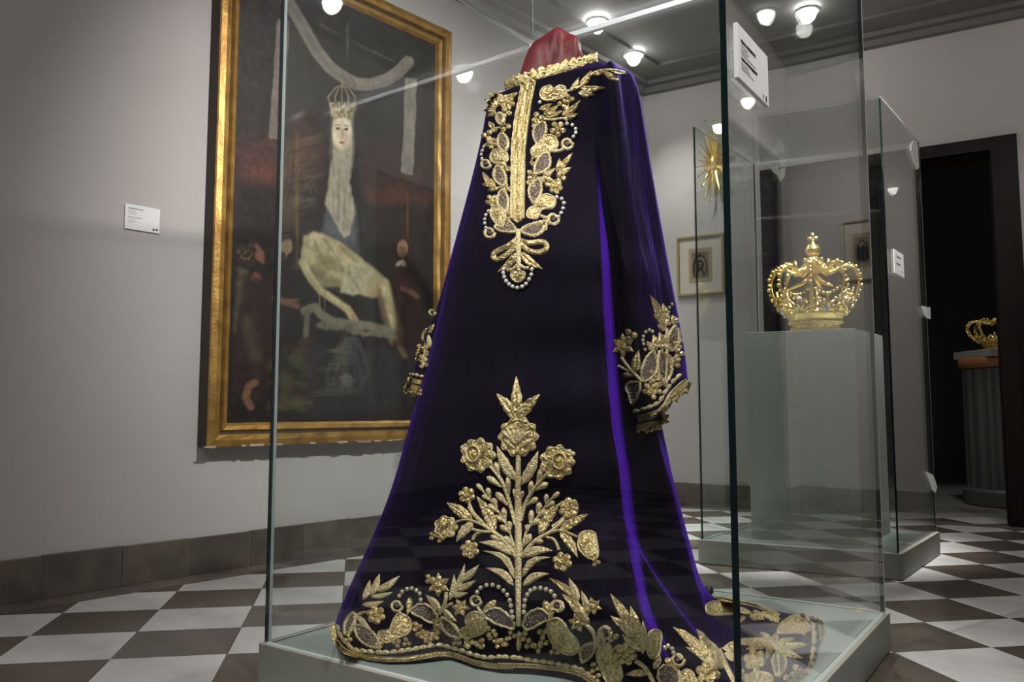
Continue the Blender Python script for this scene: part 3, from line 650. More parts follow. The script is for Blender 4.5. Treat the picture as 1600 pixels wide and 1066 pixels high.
# ---------------------------------------------------------------- pedestal and crown in the second case
e1b = (g2['left'] - g2['front']).normalized(); e2b = (g2['right'] - g2['front']).normalized()
S2 = .235
pc = ctr2.copy(); pc.z = BB; zp = on_depth(1343, 513, (pc - (e1b + e2b) * S2).y).z
ped = thing('pedestal', 'plain grey green pedestal under the gold crown inside the smaller case', 'pedestal', pc)
q = [pc - e1b * S2 - e2b * S2, pc + e1b * S2 - e2b * S2, pc + e1b * S2 + e2b * S2, pc - e1b * S2 + e2b * S2]
mb = MB(); mb.hexa([Vector((p.x, p.y, BB + .0015)) for p in q], [Vector((p.x, p.y, zp - .006)) for p in q]); mb.build('pedestal_body', M['pedestal'], ped, bevel=.002)
mb = MB(); mb.hexa([Vector((p.x, p.y, zp - .0055)) for p in q], [Vector((p.x, p.y, zp)) for p in q]); mb.build('pedestal_top', M['pedestal'], ped, bevel=.002)
def crown(label, base, R0, Ht, tilt=0.0, arches=8, full=True):
    t = thing('gold_crown', label, 'crown', base); B = Vector(base)
    # profile fractions of the drawing: base band radius .53, belly radius 1.0
    band = MB(); band.lathe(B, [(.53 * R0, .001), (.55 * R0, .01 * Ht), (.51 * R0, .03 * Ht), (.52 * R0, .085 * Ht), (.585 * R0, .095 * Ht), (.60 * R0, .11 * Ht), (.57 * R0, .125 * Ht), (.60 * R0, .14 * Ht), (.66 * R0, .18 * Ht), (.70 * R0, .205 * Ht), (.66 * R0, .205 * Ht), (.55 * R0, .14 * Ht), (.48 * R0, .02 * Ht)], 48, cap=False)
    bo_ = band.build('base_band', M['gold_band'], t, True)
    for rr, hh, nb in ((.53, .022, 44), (.60, .112, 48), (.68, .19, 40)):
        br = MB()
        for k in range(nb): an = 2 * math.pi * k / nb; br.ball(B + Vector((math.cos(an), math.sin(an), 0)) * R0 * rr + up * Ht * hh, R0 * .034, 6, 4)
        br.build('bead_row', M['gold'], bo_, True)
    for k in range(16):
        an = 2 * math.pi * k / 16 + .1; p = B + Vector((math.cos(an), math.sin(an), 0)) * R0 * .535 + up * Ht * .057; sm = MB(); sm.ball(p, R0 * .045, 6, 4); sm.build('stud', M['gold'], bo_, True)
    for k in range(arches):
        an = 2 * math.pi * k / arches + .35; dr = Vector((math.cos(an), math.sin(an), 0)); tg = Vector((-dr.y, dr.x, 0))
        path = [(.66, .20), (.80, .27), (.93, .36), (1.0, .46), (.985, .56), (.90, .635), (.76, .665), (.62, .655), (.50, .62), (.40, .60), (.30, .62), (.22, .66), (.16, .70)]
        pts = [B + dr * R0 * r_ + up * Ht * h_ for r_, h_ in path]; arch = MB(); arch.tube(pts, R0 * .042, 7); ao = arch.build('arch', M['gold'], t, True)
        bd = MB()
        for i in range(len(pts) - 1):
            for f_ in (0, .5):
                p = pts[i].lerp(pts[i + 1], f_); out_ = (p - (B + up * Ht * .44)).normalized(); bd.ball(p + out_ * R0 * .045, R0 * (.052 if f_ == 0 else .040), 6, 4)
        bd.build('arch_beads', M['gold'], ao, True)
        # fleuron between arches with a clear gem
        an2 = an + math.pi / arches; d2 = Vector((math.cos(an2), math.sin(an2), 0)); t2 = Vector((-d2.y, d2.x, 0)); fl = MB()
        base2 = B + d2 * R0 * .70 + up * Ht * .20
        for a_2, l_ in ((-1, .85), (-.5, 1), (0, 1.25), (.5, 1), (1, .85)):
            dv = (t2 * math.sin(a_2) + (up * .85 + d2 * .5) * math.cos(a_2)); fl.tube([base2, base2 + dv * Ht * .07 * l_, base2 + dv * Ht * .125 * l_ + t2 * math.sin(a_2) * .012], [R0 * .045, R0 * .05, R0 * .03], 6); fl.ball(base2 + dv * Ht * .14 * l_ + t2 * math.sin(a_2) * .014, R0 * .05, 6, 4)
        fo = fl.build('fleuron', M['gold'], t, True)
        if full:
            gm = MB(); gm.ball(base2 + d2 * R0 * .05 + up * Ht * (.035 if k % 2 else .10), R0 * .085, 8, 5, (1, 1, 1.4)); gm.build('gem', M['gem'], fo)
            sw = MB()   # garland swag between neighbouring arches
            pa, pb = B + dr * R0 * .86 + up * Ht * .43, B + Vector((math.cos(an + 2 * math.pi / arches), math.sin(an + 2 * math.pi / arches), 0)) * R0 * .86 + up * Ht * .43
            for i in range(9): tt = i / 8; sw.ball(pa.lerp(pb, tt) + d2 * R0 * .05 * math.sin(math.pi * tt) - up * Ht * .07 * math.sin(math.pi * tt), R0 * .038, 6, 4)
            sw.build('bead_swag', M['gold'], t, True)
            for s_ in (-1, 1):
                lf = MB(); p0 = B + dr * R0 * .62 + up * Ht * .655; lf.tube([p0, p0 + tg * s_ * R0 * .10 + up * Ht * .035, p0 + tg * s_ * R0 * .16 - up * Ht * .02], [R0 * .03, R0 * .05, R0 * .015], 6); lf.build('leaf', M['gold'], ao, True)
    if full:
        nk = MB(); nk.lathe(B, [(.10 * R0, .60 * Ht), (.20 * R0, .64 * Ht), (.17 * R0, .70 * Ht), (.22 * R0, .74 * Ht), (.12 * R0, .765 * Ht), (.06 * R0, .775 * Ht), (.05 * R0, .785 * Ht)], 18); nk.build('crown_collar', M['gold_band'], t, True)
        for k in range(8):
            an = 2 * math.pi * k / 8; b_s = MB(); p = B + Vector((math.cos(an), math.sin(an), 0)) * R0 * .20; b_s.ball(p + up * Ht * .74, R0 * .05, 6, 4); b_s.tube([p + up * Ht * .73, p * 1 + up * Ht * .66 - Vector((math.cos(an), math.sin(an), 0)) * R0 * .05], R0 * .03, 5); b_s.build('collar_scroll', M['gold'], t, True)
        ob = MB(); ob.lathe(B, [(.04 * R0, .775 * Ht), (.13 * R0, .787 * Ht), (.175 * R0, .82 * Ht), (.18 * R0, .838 * Ht), (.185 * R0, .842 * Ht), (.175 * R0, .848 * Ht), (.13 * R0, .885 * Ht), (.05 * R0, .90 * Ht), (.055 * R0, .915 * Ht), (.03 * R0, .925 * Ht)], 20); ob.build('orb', M['gold'], t, True)
        cr = MB(); c0 = B + up * Ht * .955; ux = Vector((.95, -.3, 0)).normalized()
        for dv, l_ in ((up, .040), (-up, .03), (ux, .034), (-ux, .034)): cr.tube([c0, c0 + dv * Ht * l_ * .6, c0 + dv * Ht * l_], [R0 * .03, R0 * .045, R0 * .05], 6); cr.ball(c0 + dv * Ht * l_, R0 * .05, 6, 4)
        cr.build('cross', M['gold'], t, True)
        for k in range(3):   # small arrows and darts standing inside the arches
            an = .8 + k * 2.1; d_ = Vector((math.cos(an), math.sin(an), 0)); dt = MB(); dt.tube([B + up * Ht * .60, B + d_ * R0 * .30 + up * Ht * .50, B + d_ * R0 * .66 + up * Ht * .44], [R0 * .07, R0 * .05, R0 * .02], 6); dt.build('ray', M['gold'], t, True)
    return t
pcz = Vector((pc.x, pc.y, zp)); R0 = 61 * (pcz - O).length / FPX; Hc = on_depth(1288, 366, pc.y).z - zp
crown('ornate gold crown with beaded arches, orb and cross on the grey pedestal', pcz, R0, Hc)

# ---------------------------------------------------------------- things beyond: sunburst, sensor, room through the doorway
P = on_plane(1116, 255, BW0 + BWn * .03, BWn); s_ = (P - O).length / FPX
sb = thing('sunburst_halo', 'gilded oval sunburst of many rays on the wall left of the crown case', 'ornament', P)
hub = MB(); hub.lathe(P, [(5 * s_, .0), (5 * s_, .02), (3 * s_, .03), (1 * s_, .034)], 20, BWd, up * 2.2, BWn); hub.build('hub', M['gold_band'], sb, True)
rg = MB(); rg.tube([P + BWn * .012 + BWd * math.cos(a) * 11 * s_ + up * math.sin(a) * 26 * s_ for a in [2 * math.pi * k / 40 for k in range(41)]], .006, 6); rg.build('ring', M['gold'], sb, True)
random.seed(11)
for k in range(56):
    an = 2 * math.pi * k / 56; l_ = (1.0 if k % 2 else .66) * random.uniform(.8, 1.08); dv = BWd * math.cos(an) * 23 * s_ + up * math.sin(an) * 60 * s_
    ry = MB(); p0, p1 = P + dv * .22 + BWn * .010, P + dv * l_ + BWn * (.012 + .03 * (k % 3)); ry.tube([p0, p0.lerp(p1, .6), p1], [.004, .0045, .0015], 4); ry.ball(p1, .0075 if k % 2 else .005, 6, 4); ry.build('ray', M['gold'], sb)
P = BW0 + BWd * ((RC - BW0).dot(BWd) - .62) + up * 2.06
sen = thing('motion_sensor', 'small rounded plastic motion sensor high on the wall right of the doorway', 'sensor', P)
mb = MB(); mb.lathe(P, [(.05, 0), (.05, .02), (.045, .035), (.03, .045), (.01, .048)], 20, BWd * .62, up, BWn); mb.build('sensor_body', M['sensor'], sen, True)
mb = MB(); mb.ball(P + BWn * .045 - up * .025, .008, 8, 5); mb.build('sensor_eye', M['black'], sen, True)
colP = on_plane(1540, 640, BW0 - BWn * 1.25, BWn); colP.z = 0
colP = on_depth(1573, 640, colP.y); colP.z = 0
def zat(y): return on_depth(1545, y, colP.y).z
rC = 50 * (colP - O).length / FPX
fc = thing('fluted_pedestal', 'dark fluted pedestal with an orange wooden top in the dim room beyond the doorway', 'pedestal', colP)
mb = MB(); n_ = 72
prof_ = [[colP + Vector((math.cos(2 * math.pi * j / n_), math.sin(2 * math.pi * j / n_), 0)) * rC * (1 - .045 * (j % 4 in (1, 2))) + up * zz for j in range(n_)] for zz in (.12, zat(577))]
mb.grid(prof_, True); mb.build('fluted_drum', M['column'], fc)
mb = MB(); mb.lathe(colP, [(rC * 1.1, .002), (rC * 1.1, .10), (rC * 1.02, .12)], 36); mb.build('pedestal_foot', M['column'], fc)
mb = MB(); mb.lathe(colP, [(rC * 1.04, zat(576)), (rC * 1.08, zat(574)), (rC * 1.08, zat(562)), (rC * 1.02, zat(560))], 36); mb.build('wooden_top', M['orange_wood'], fc, True)
blk = thing('display_block', 'pale square block between the fluted pedestal and the golden crown beyond the doorway', 'block', colP + up * zat(560))
mb = MB(); mb.box(colP + up * (zat(560) + zat(548)) / 2 + up * .0005, (rC * .86, 0, 0), (0, rC * .86, 0), up * ((zat(548) - zat(560)) / 2 - .0005)); mb.build('block_body', M['grey_board'], blk, bevel=.004)
cb_ = colP + up * zat(547.7)
crown('golden crown on a pale block in the dim room beyond the doorway', cb_, rC * .80, (zat(478) - zat(548)), full=False)
downlight(colP + up * (ZC - .0) + Vector((-.5, -.55, 0)), 'unseen ceiling spot aimed at the fluted pedestal in the room beyond the doorway', 30, colP + up * 1.2, 40)  # unseen spot, lights the far pedestal and its crown

# ---------------------------------------------------------------- the velvet robe
YC = 2.22
robe = thing('velvet_robe', 'long purple velvet robe embroidered with gold flowers, train spread on the case floor', 'robe', (.12, YC, BB))
NU = 420
HEM = [(520, 985), (523, 998), (532, 1010), (548, 1018), (575, 1026), (610, 1031), (650, 1030), (690, 1025), (705, 1024), (725, 1030), (745, 1037), (785, 1044), (830, 1045), (880, 1051), (915, 1060), (940, 1070), (1000, 1096), (1080, 1112), (1160, 1102), (1215, 1076), (1258, 1046), (1278, 1010), (1284, 976), (1262, 967), (1232, 958), (1165, 943), (1105, 933), (1020, 926), (900, 926), (740, 936), (600, 955), (540, 972)]
hemw = [on_z(x, y, BB + .012) for x, y in HEM]
CEN = Vector((.13, 2.17, 0))
SIL_L = [(118, 800), (122, 790), (130, 776), (138, 767), (150, 760), (190, 752), (250, 738), (330, 717), (420, 693), (480, 683), (600, 655), (634, 644), (700, 627), (800, 603), (880, 583), (930, 569), (960, 558), (985, 548)]
SIL_R = [(118, 915), (122, 935), (130, 948), (138, 955), (150, 960), (190, 968), (250, 975), (330, 985), (420, 1000), (480, 1010), (600, 1022), (672, 1031), (740, 1046), (800, 1062), (860, 1079), (910, 1093), (940, 1101), (985, 1115)]
TURN = [(118, 22), (300, 18), (600, 10), (900, 0)]
ASP = [(118, .60), (150, .52), (300, .55), (600, .62), (900, .70)]
def crease(y): return interp([(200, 929), (330, 938), (430, 948), (520, 955), (600, 960), (720, 970), (850, 985), (960, 1006), (1020, 1026), (1080, 1050)], y)
def crease2(y): return interp([(640, 1020), (690, 1030), (800, 1062), (900, 1086), (950, 1101), (1010, 1118)], y)
def folds(x, y):
    d = 0.0
    xs = crease(y); a = .21 * sstep(205, 470, y) * (1 + .12 * math.sin(y * .021) + .06 * math.sin(y * .053)) * (1 - .45 * sstep(930, 1040, y)); lo = -4 - 9 * sstep(330, 480, y) + 5 * sstep(650, 740, y); hi = 5 + 4 * sstep(300, 420, y) + 5 * sstep(650, 740, y) + 12 * sstep(940, 1030, y)
    t = x - xs
    u_ = min(1, max(0, (t - lo) / (hi - lo)))
    if t < hi: d += a * math.exp(-max(0, lo - t) / 150) * (1 - (.15 * u_ + .85 * u_ * u_ * (3 - 2 * u_)))
    t2 = x - crease2(y); a2 = .035 * sstep(650, 720, y)
    d += a2 * math.exp(-max(0, -t2) / 30) * (1 - sstep(-3, 6, t2))
    for x0, x1, amp, wd in ((905, 1000, .012, 12), (880, 915, .006, 14), (742, 600, .010, 20), (770, 690, .007, 18)):
        xc = lerp(x0, x1, (y - 300) / 700); d += amp * sstep(300, 700, y) * math.exp(-((x - xc) / wd) ** 2)
    d += .004 * math.sin(x * .07 + y * .006) * sstep(250, 600, y)
    return d
ys = [118, 122, 126, 130, 134, 138, 144, 150] + list(range(160, 900, 9)) + [900, 908, 916, 924, 932, 940]
rings = []
angs = [2 * math.pi * k / NU for k in range(NU)]
def ring_at(y, yz=None):
    xl, xr = interp(SIL_L, y), interp(SIL_R, y); xc = (xl + xr) / 2
    c = on_depth(xc, y, YC); a = (on_depth(xr, y, YC).x - on_depth(xl, y, YC).x) / 2
    ph = math.radians(interp(TURN, y)); r = interp(ASP, y); A = a / math.sqrt(math.cos(ph) ** 2 + (r * math.sin(ph)) ** 2); Bq = A * r
    ux, uy = Vector((math.cos(ph), -math.sin(ph), 0)), Vector((math.sin(ph), math.cos(ph), 0))
    return c, ux * A, uy * Bq
def lens(a, y):     # the cloth meets in a soft edge at the sides instead of rounding off
    s_ = math.sin(a); pw = 1 + (.75 if math.cos(a) < 0 else .2) * sstep(150, 300, y); return math.copysign(abs(s_) ** pw, s_)
def ring_pt(y, c, A, B_, a, k=1.0):
    p = c + (A * math.cos(a) + B_ * lens(a, y)) * k
    return p + up * (.034 * (1 - sstep(118, 150, y)) * math.sin(a) + (p.x - c.x) * (.15 - .03 * sstep(118, 150, y)) * (1 - sstep(150, 260, y)))
def hem_r(an):
    d = Vector((math.cos(an), math.sin(an), 0)); best = .3
    for p, q in zip(hemw, hemw[1:] + hemw[:1]):
        p2, q2 = p - CEN, q - CEN; den = d.x * (q2.y - p2.y) - d.y * (q2.x - p2.x)
        if abs(den) < 1e-9: continue
        t = (p2.x * (q2.y - p2.y) - p2.y * (q2.x - p2.x)) / den; s = (p2.x * d.y - p2.y * d.x) / den
        if t > 0 and -1e-6 <= s <= 1 + 1e-6: best = t
    return best
HR = [hem_r(a) for a in angs]
zlow = on_depth(830, 985, YC).z
for y in ys:
    c, A, B_ = ring_at(y)
    rings.append([ring_pt(y, c, A, B_, a) for a in angs])
z1 = rings[ys.index(staticmethod and 898 if 898 in ys else 900)][0].z if 900 in ys else 0
zb = BB + .010
# skirt: from the 640-px ring down, blend the ellipse section into the traced hem outline
def skirt_w(an, t):
    # t = 0 at the start of the flare, 1 at the floor; the train (towards +x) stays steep until it reaches the floor
    k = max(0, math.cos(an - math.radians(-2))) ; pw = lerp(2.6, 16.0, sstep(.55, .92, k)); return t ** pw
yA = 700; zA = on_depth(830, yA, YC).z
rings2 = [r for r, y in zip(rings, ys) if y < yA]; ysk = [y for y in ys if y < yA]
NS = 78
for i in range(NS + 1):
    t = i / NS; t = 1 - (1 - t) ** 1.35
    zz = lerp(zA, zb, t); yy = px_of((0.05, YC, zz))[1]
    c, A, B_ = ring_at(min(yy, 1010)); c.z = zz; row = []
    for k, a in enumerate(angs):
        e = c + A * math.cos(a) + B_ * lens(a, 800); hp = CEN + Vector((math.cos(a), math.sin(a), 0)) * HR[k]; w_ = skirt_w(a, t)
        p = e.lerp(Vector((hp.x, hp.y, zz)), w_)
        row.append(Vector((p.x, p.y, zz)))
    rings2.append(row); ysk.append(yy)
# the flat part of the train: spread horizontally with tiny height
for i in range(1, 15):
    t = i / 14; row = []
    for k, a in enumerate(angs):
        p = rings2[len(ysk) - 1][k]; prev = rings2[len(ysk) - 4][k]
        row.append(p)
    # (rows stay coincident with the hem; kept out)
    break
if True:   # redistribute each column by arc length so the long train gets enough rows
    nrow = len(rings2); start = len([y for y in ysk if y < yA]); cols = []
    for k in range(NU):
        seg = [rings2[i][k] for i in range(start, nrow)]; L = [0]
        for p, q in zip(seg, seg[1:]): L.append(L[-1] + (q - p).length)
        out = []; j = 0; n2 = len(seg)
        for i in range(n2):
            s = L[-1] * i / (n2 - 1)
            while j < n2 - 2 and L[j + 1] < s: j += 1
            f = 0 if L[j + 1] == L[j] else (s - L[j]) / (L[j + 1] - L[j]); out.append(seg[j].lerp(seg[j + 1], min(1, max(0, f))))
        cols.append(out)
    for i in range(start, nrow): rings2[i] = [cols[k][i - start] for k in range(NU)]
# folds: push the front of the cloth towards the viewer's side of the case
front_dir = Vector((-.02, -1, 0)).normalized()
for row in rings2:
    for k, p in enumerate(row):
        fr_ = sstep(.02, .35, -math.sin(angs[k]))
        x, y = px_of(p); h = sstep(zb + .0, zb + .10, p.z) if True else 1
        if fr_ > 0: row[k] = p + (O - p).normalized() * folds(x, y) * fr_ * (.25 + .75 * h)
    if row is rings2[-1]: pass
# gentle rolls of the cloth near the floor
for i, row in enumerate(rings2):
    for k, p in enumerate(row):
        rr = (Vector((p.x, p.y, 0)) - CEN).length; roll = .006 * (math.sin(angs[k] * 17) + math.sin(angs[k] * 9 + 1)) * sstep(zb + .10, zb + .01, p.z)
        p.z = max(p.z + roll * .5 + .004, BB + .006)
gm = MB(); gm.grid(rings2, True); last = rings2[-1]; gm.grid([last, [Vector((p.x, p.y, BB + .003)) for p in last]], True)
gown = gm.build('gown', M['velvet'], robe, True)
# sleeves
def sleeve(rows, Y0, depth, name, n=40, crk=0.0):
    out = []
    for i, ((lx, ly), (rx, ry), yl, yr) in enumerate(rows):
        a, b = on_depth(lx, ly, Y0 + yl), on_depth(rx, ry, Y0 + yr); c = (a + b) / 2; A = (b - a) / 2
        nrm = (O - c); nrm.z = 0; nrm.normalize()
        dd = min(depth, (b - a).length * .55)
        out.append((c, A, nrm * dd))
    # smooth resample
    res = []; m = 6
    for i in range(len(out) - 1):
        p0, p1, p2, p3 = out[max(0, i - 1)], out[i], out[i + 1], out[min(len(out) - 1, i + 2)]
        for s in range(m):
            t = s / m; cat = lambda q: [0.5 * (2 * b + (c_ - a) * t + (2 * a - 5 * b + 4 * c_ - d_) * t * t + (3 * b - a - 3 * c_ + d_) * t ** 3) for a, b, c_, d_ in [q]][0]
            res.append(tuple(cat((p0[j], p1[j], p2[j], p3[j])) for j in range(3)))
    res.append(out[-1]); grid = []
    for i, (c, A, N) in enumerate(res):
        row = []
        for k in range(n):
            an = 2 * math.pi * k / n; u = math.cos(an); v = math.sin(an); t = i / (len(res) - 1)
            bmp = 1 + crk * (.10 * math.sin(an * 5 + t * 3) + .06 * math.sin(an * 9 - t * 5)) * sstep(.1, .4, t) + crk * .16 * math.exp(-((t - .70) / .05) ** 2) * math.sin(an * 3 + 1.2) + crk * .1 * math.exp(-((t - .62) / .03) ** 2)
            ridge = (1 + .9 * math.exp(-((u + .15) / .38) ** 2) * (v > 0) * (crk > 0)); row.append(c + A * u + N * v * bmp * ridge)
        grid.append(row)
    sm = MB(); sm.grid(grid, True); o = len(sm.v); cc = sum(grid[0], Vector()) / n; sm.v.append(tuple(cc))
    for k in range(n): sm.face(k, o, (k + 1) % n)
    # cuff lining turned inside
    li = [[p + (res[-1][0] - p) * .06 for p in grid[-1]], [p + (res[-4][0] - p) * .10 for p in grid[-4]]]; sm.grid([grid[-1]] + li, True)
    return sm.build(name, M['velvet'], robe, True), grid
RS = [((938, 118), (972, 113), .02, .02), ((930, 124), (984, 117), .0, .02), ((922, 140), (993, 128), -.01, .03), ((920, 165), (1001, 158), -.03, .04), ((921, 210), (1009, 205), -.05, .05), ((923, 270), (1018, 262), -.07, .06), ((927, 340), (1030, 332), -.09, .07), ((935, 410), (1042, 400), -.11, .07), ((945, 475), (1055, 468), -.13, .06), ((952, 530), (1063, 512), -.14, .04), ((961, 580), (1069, 545), -.15, .02), ((976, 628), (1073, 577), -.16, .0), ((994, 672), (1076, 606), -.16, -.02)]
slR, gridR = sleeve(RS, YC, .085, 'sleeve', crk=1.0)
LS = [((772, 170), (800, 165), .12, .1), ((752, 240), (785, 236), .12, .1), ((728, 320), (765, 316), .12, .1), ((705, 400), (740, 396), .12, .1), ((686, 470), (722, 466), .12, .1), ((668, 520), (705, 520), .12, .1), ((652, 565), (690, 568), .12, .1), ((640, 598), (676, 604), .12, .1), ((634, 614), (668, 620), .12, .1)]
slL, gridL = sleeve(LS, YC, .05, 'sleeve')
# the red covered neck form
neck = thing('mannequin_neck', 'neck of the mannequin covered in folded dark red satin above the robe collar', 'mannequin', on_depth(858, 128, YC))
NK = [(128, 808, 915), (118, 812, 912), (105, 816, 912), (92, 820, 912), (80, 825, 909), (72, 831, 907), (64, 840, 903), (56, 851, 893), (50, 860, 884), (45, 866, 877), (42.5, 869, 873)]
nrows = []
for y, l, r in NK:
    c = on_depth((l + r) / 2, y, YC); a = (on_depth(r, y, YC).x - on_depth(l, y, YC).x) / 2; row = []
    for k in range(64):
        an = 2 * math.pi * k / 64; p = c + Vector((a * math.cos(an), a * .75 * math.sin(an), 0)); x = px_of(p)[0]
        if math.sin(an) < 0:
            p.y -= .018 * math.exp(-((x - 866) / 5) ** 2) * sstep(128, 90, y) * sstep(42, 60, y); p.y += .014 * math.exp(-((x - 880) / 9) ** 2) * sstep(110, 85, y) * sstep(50, 66, y)
            p.y -= .010 * math.exp(-((x - 900) / 4) ** 2) * sstep(128, 95, y) + .006 * math.exp(-((x - 840 - (y - 90) * .3) / 6) ** 2)
            p.y += .008 * math.sin((x * .5 + y) * .25) * sstep(868, 880, x) * sstep(50, 80, y)
        row.append(p)
    nrows.append(row)
mb = MB(); mb.grid(nrows, True); mb.face(*[len(mb.v) - 64 + k for k in range(64)]); mb.build('satin_cover', M['red'], neck, True)

# ---------------------------------------------------------------- embroidery laid onto the cloth
bpy.context.view_layer.update()
verts = []; polys = []
for o in (gown, slR, slL):
    base = len(verts); verts += [v.co.copy() for v in o.data.vertices]; polys += [[i + base for i in p.vertices] for p in o.data.polygons]
bvh = BVHTree.FromPolygons(verts, polys)
def hit(x, y):
    d = ray(x, y); loc, nr, _, _ = bvh.ray_cast(O, d, 9)
    if loc is None: return None
    return loc, (nr if nr.dot(d) < 0 else -nr)
rnd = random.Random(21)
class Patch:
    """A padded gold-work piece: points in drawing coordinates with a relative height, laid on the cloth along its normal."""
    def __init__(s): s.p = []; s.f = []
    def lay(s, name, m, parent, hmax, lift=.0012):
        hits = [hit(x, y) for x, y, _ in s.p]; good = [h for h in hits if h]
        if len(good) < 3: return None
        N = sum((h[1] for h in good), Vector()).normalized(); dep = sorted((h[0] - O).length for h in good)[len(good) // 2]
        mb = MB(); vs = []; rough_ = m in (M['gold_sequin'], M['gold_lace'])
        for (x, y, hh), h in zip(s.p, hits):
            if rough_ and hh > .02: hh *= rnd.uniform(.62, 1.25)
            if h and abs((h[0] - O).length - dep) > .16: h = None
            q = h[0] if h else O + ray(x, y) * dep
            vs.append(q + (h[1] * .35 + N * .65 if h else N) * (lift + hmax * hh))
        mb.add(vs, s.f); return mb.build(name, m, parent, not rough_)
    def grid(s, rows):
        o = len(s.p); n = len(rows[0])
        for r in rows: s.p += r
        for i in range(len(rows) - 1):
            for j in range(n - 1): s.f.append((o + i * n + j, o + i * n + j + 1, o + (i + 1) * n + j + 1, o + (i + 1) * n + j))
    def strip(s, pts, wd, m=5, taper=False, closed=False, wave=0.0):
        rows = []; N = len(pts)
        for i, (x, y) in enumerate(pts):
            a, b = (pts[(i - 1) % N], pts[(i + 1) % N]) if closed else (pts[max(0, i - 1)], pts[min(N - 1, i + 1)])
            dx, dy = b[0] - a[0], b[1] - a[1]; L = math.hypot(dx, dy) or 1; nx, ny = -dy / L, dx / L
            ww = wd[i] if hasattr(wd, '__len__') else wd
            if taper: ww *= max(.12, math.sin(math.pi * min(1, .5 + .5 * (1 - i / (N - 1)))))
            rows.append([(x + nx * ww / 2 * t, y + ny * ww / 2 * t, math.sqrt(max(0, 1 - t * t)) * (1 + wave * math.sin(i * 2.1 + t * 4))) for t in [(-1 + 2 * k / (m - 1)) for k in range(m)]])
        if closed: rows.append(rows[0])
        s.grid(rows)
    def fan(s, outline, ctr=None, rings=3, dome=1.0):
        n = len(outline); cx_ = ctr[0] if ctr else sum(p[0] for p in outline) / n; cy_ = ctr[1] if ctr else sum(p[1] for p in outline) / n
        o = len(s.p); s.p.append((cx_, cy_, dome))
        for r in range(1, rings + 1):
            f = r / rings
            for x, y in outline: s.p.append((cx_ + (x - cx_) * f, cy_ + (y - cy_) * f, math.sqrt(max(0, 1 - f * f)) * dome))
        for k in range(n): s.f.append((o, o + 1 + k, o + 1 + (k + 1) % n))
        for r in range(rings - 1):
            for k in range(n): a = o + 1 + r * n; s.f.append((a + k, a + n + k, a + n + (k + 1) % n, a + (k + 1) % n))
MM = 2.2 / FPX          # metres per drawing unit at the robe
def smooth(pts, n=4, closed=False):
    out = []; N = len(pts); rng = range(N if closed else N - 1)
    for i in rng:
        p0, p1, p2, p3 = (pts[(i - 1) % N], pts[i], pts[(i + 1) % N], pts[(i + 2) % N]) if closed else (pts[max(0, i - 1)], pts[i], pts[i + 1], pts[min(N - 1, i + 2)])
        for s in range(n):
            t = s / n; out.append(tuple(.5 * (2 * p1[j] + (p2[j] - p0[j]) * t + (2 * p0[j] - 5 * p1[j] + 4 * p2[j] - p3[j]) * t * t + (3 * p1[j] - p0[j] - 3 * p2[j] + p3[j]) * t ** 3) for j in (0, 1)))
    if not closed: out.append(pts[-1])
    return out
TH_, SQ_, LA_, NE_ = 'gold_thread', 'gold_sequin', 'gold_lace', 'net'
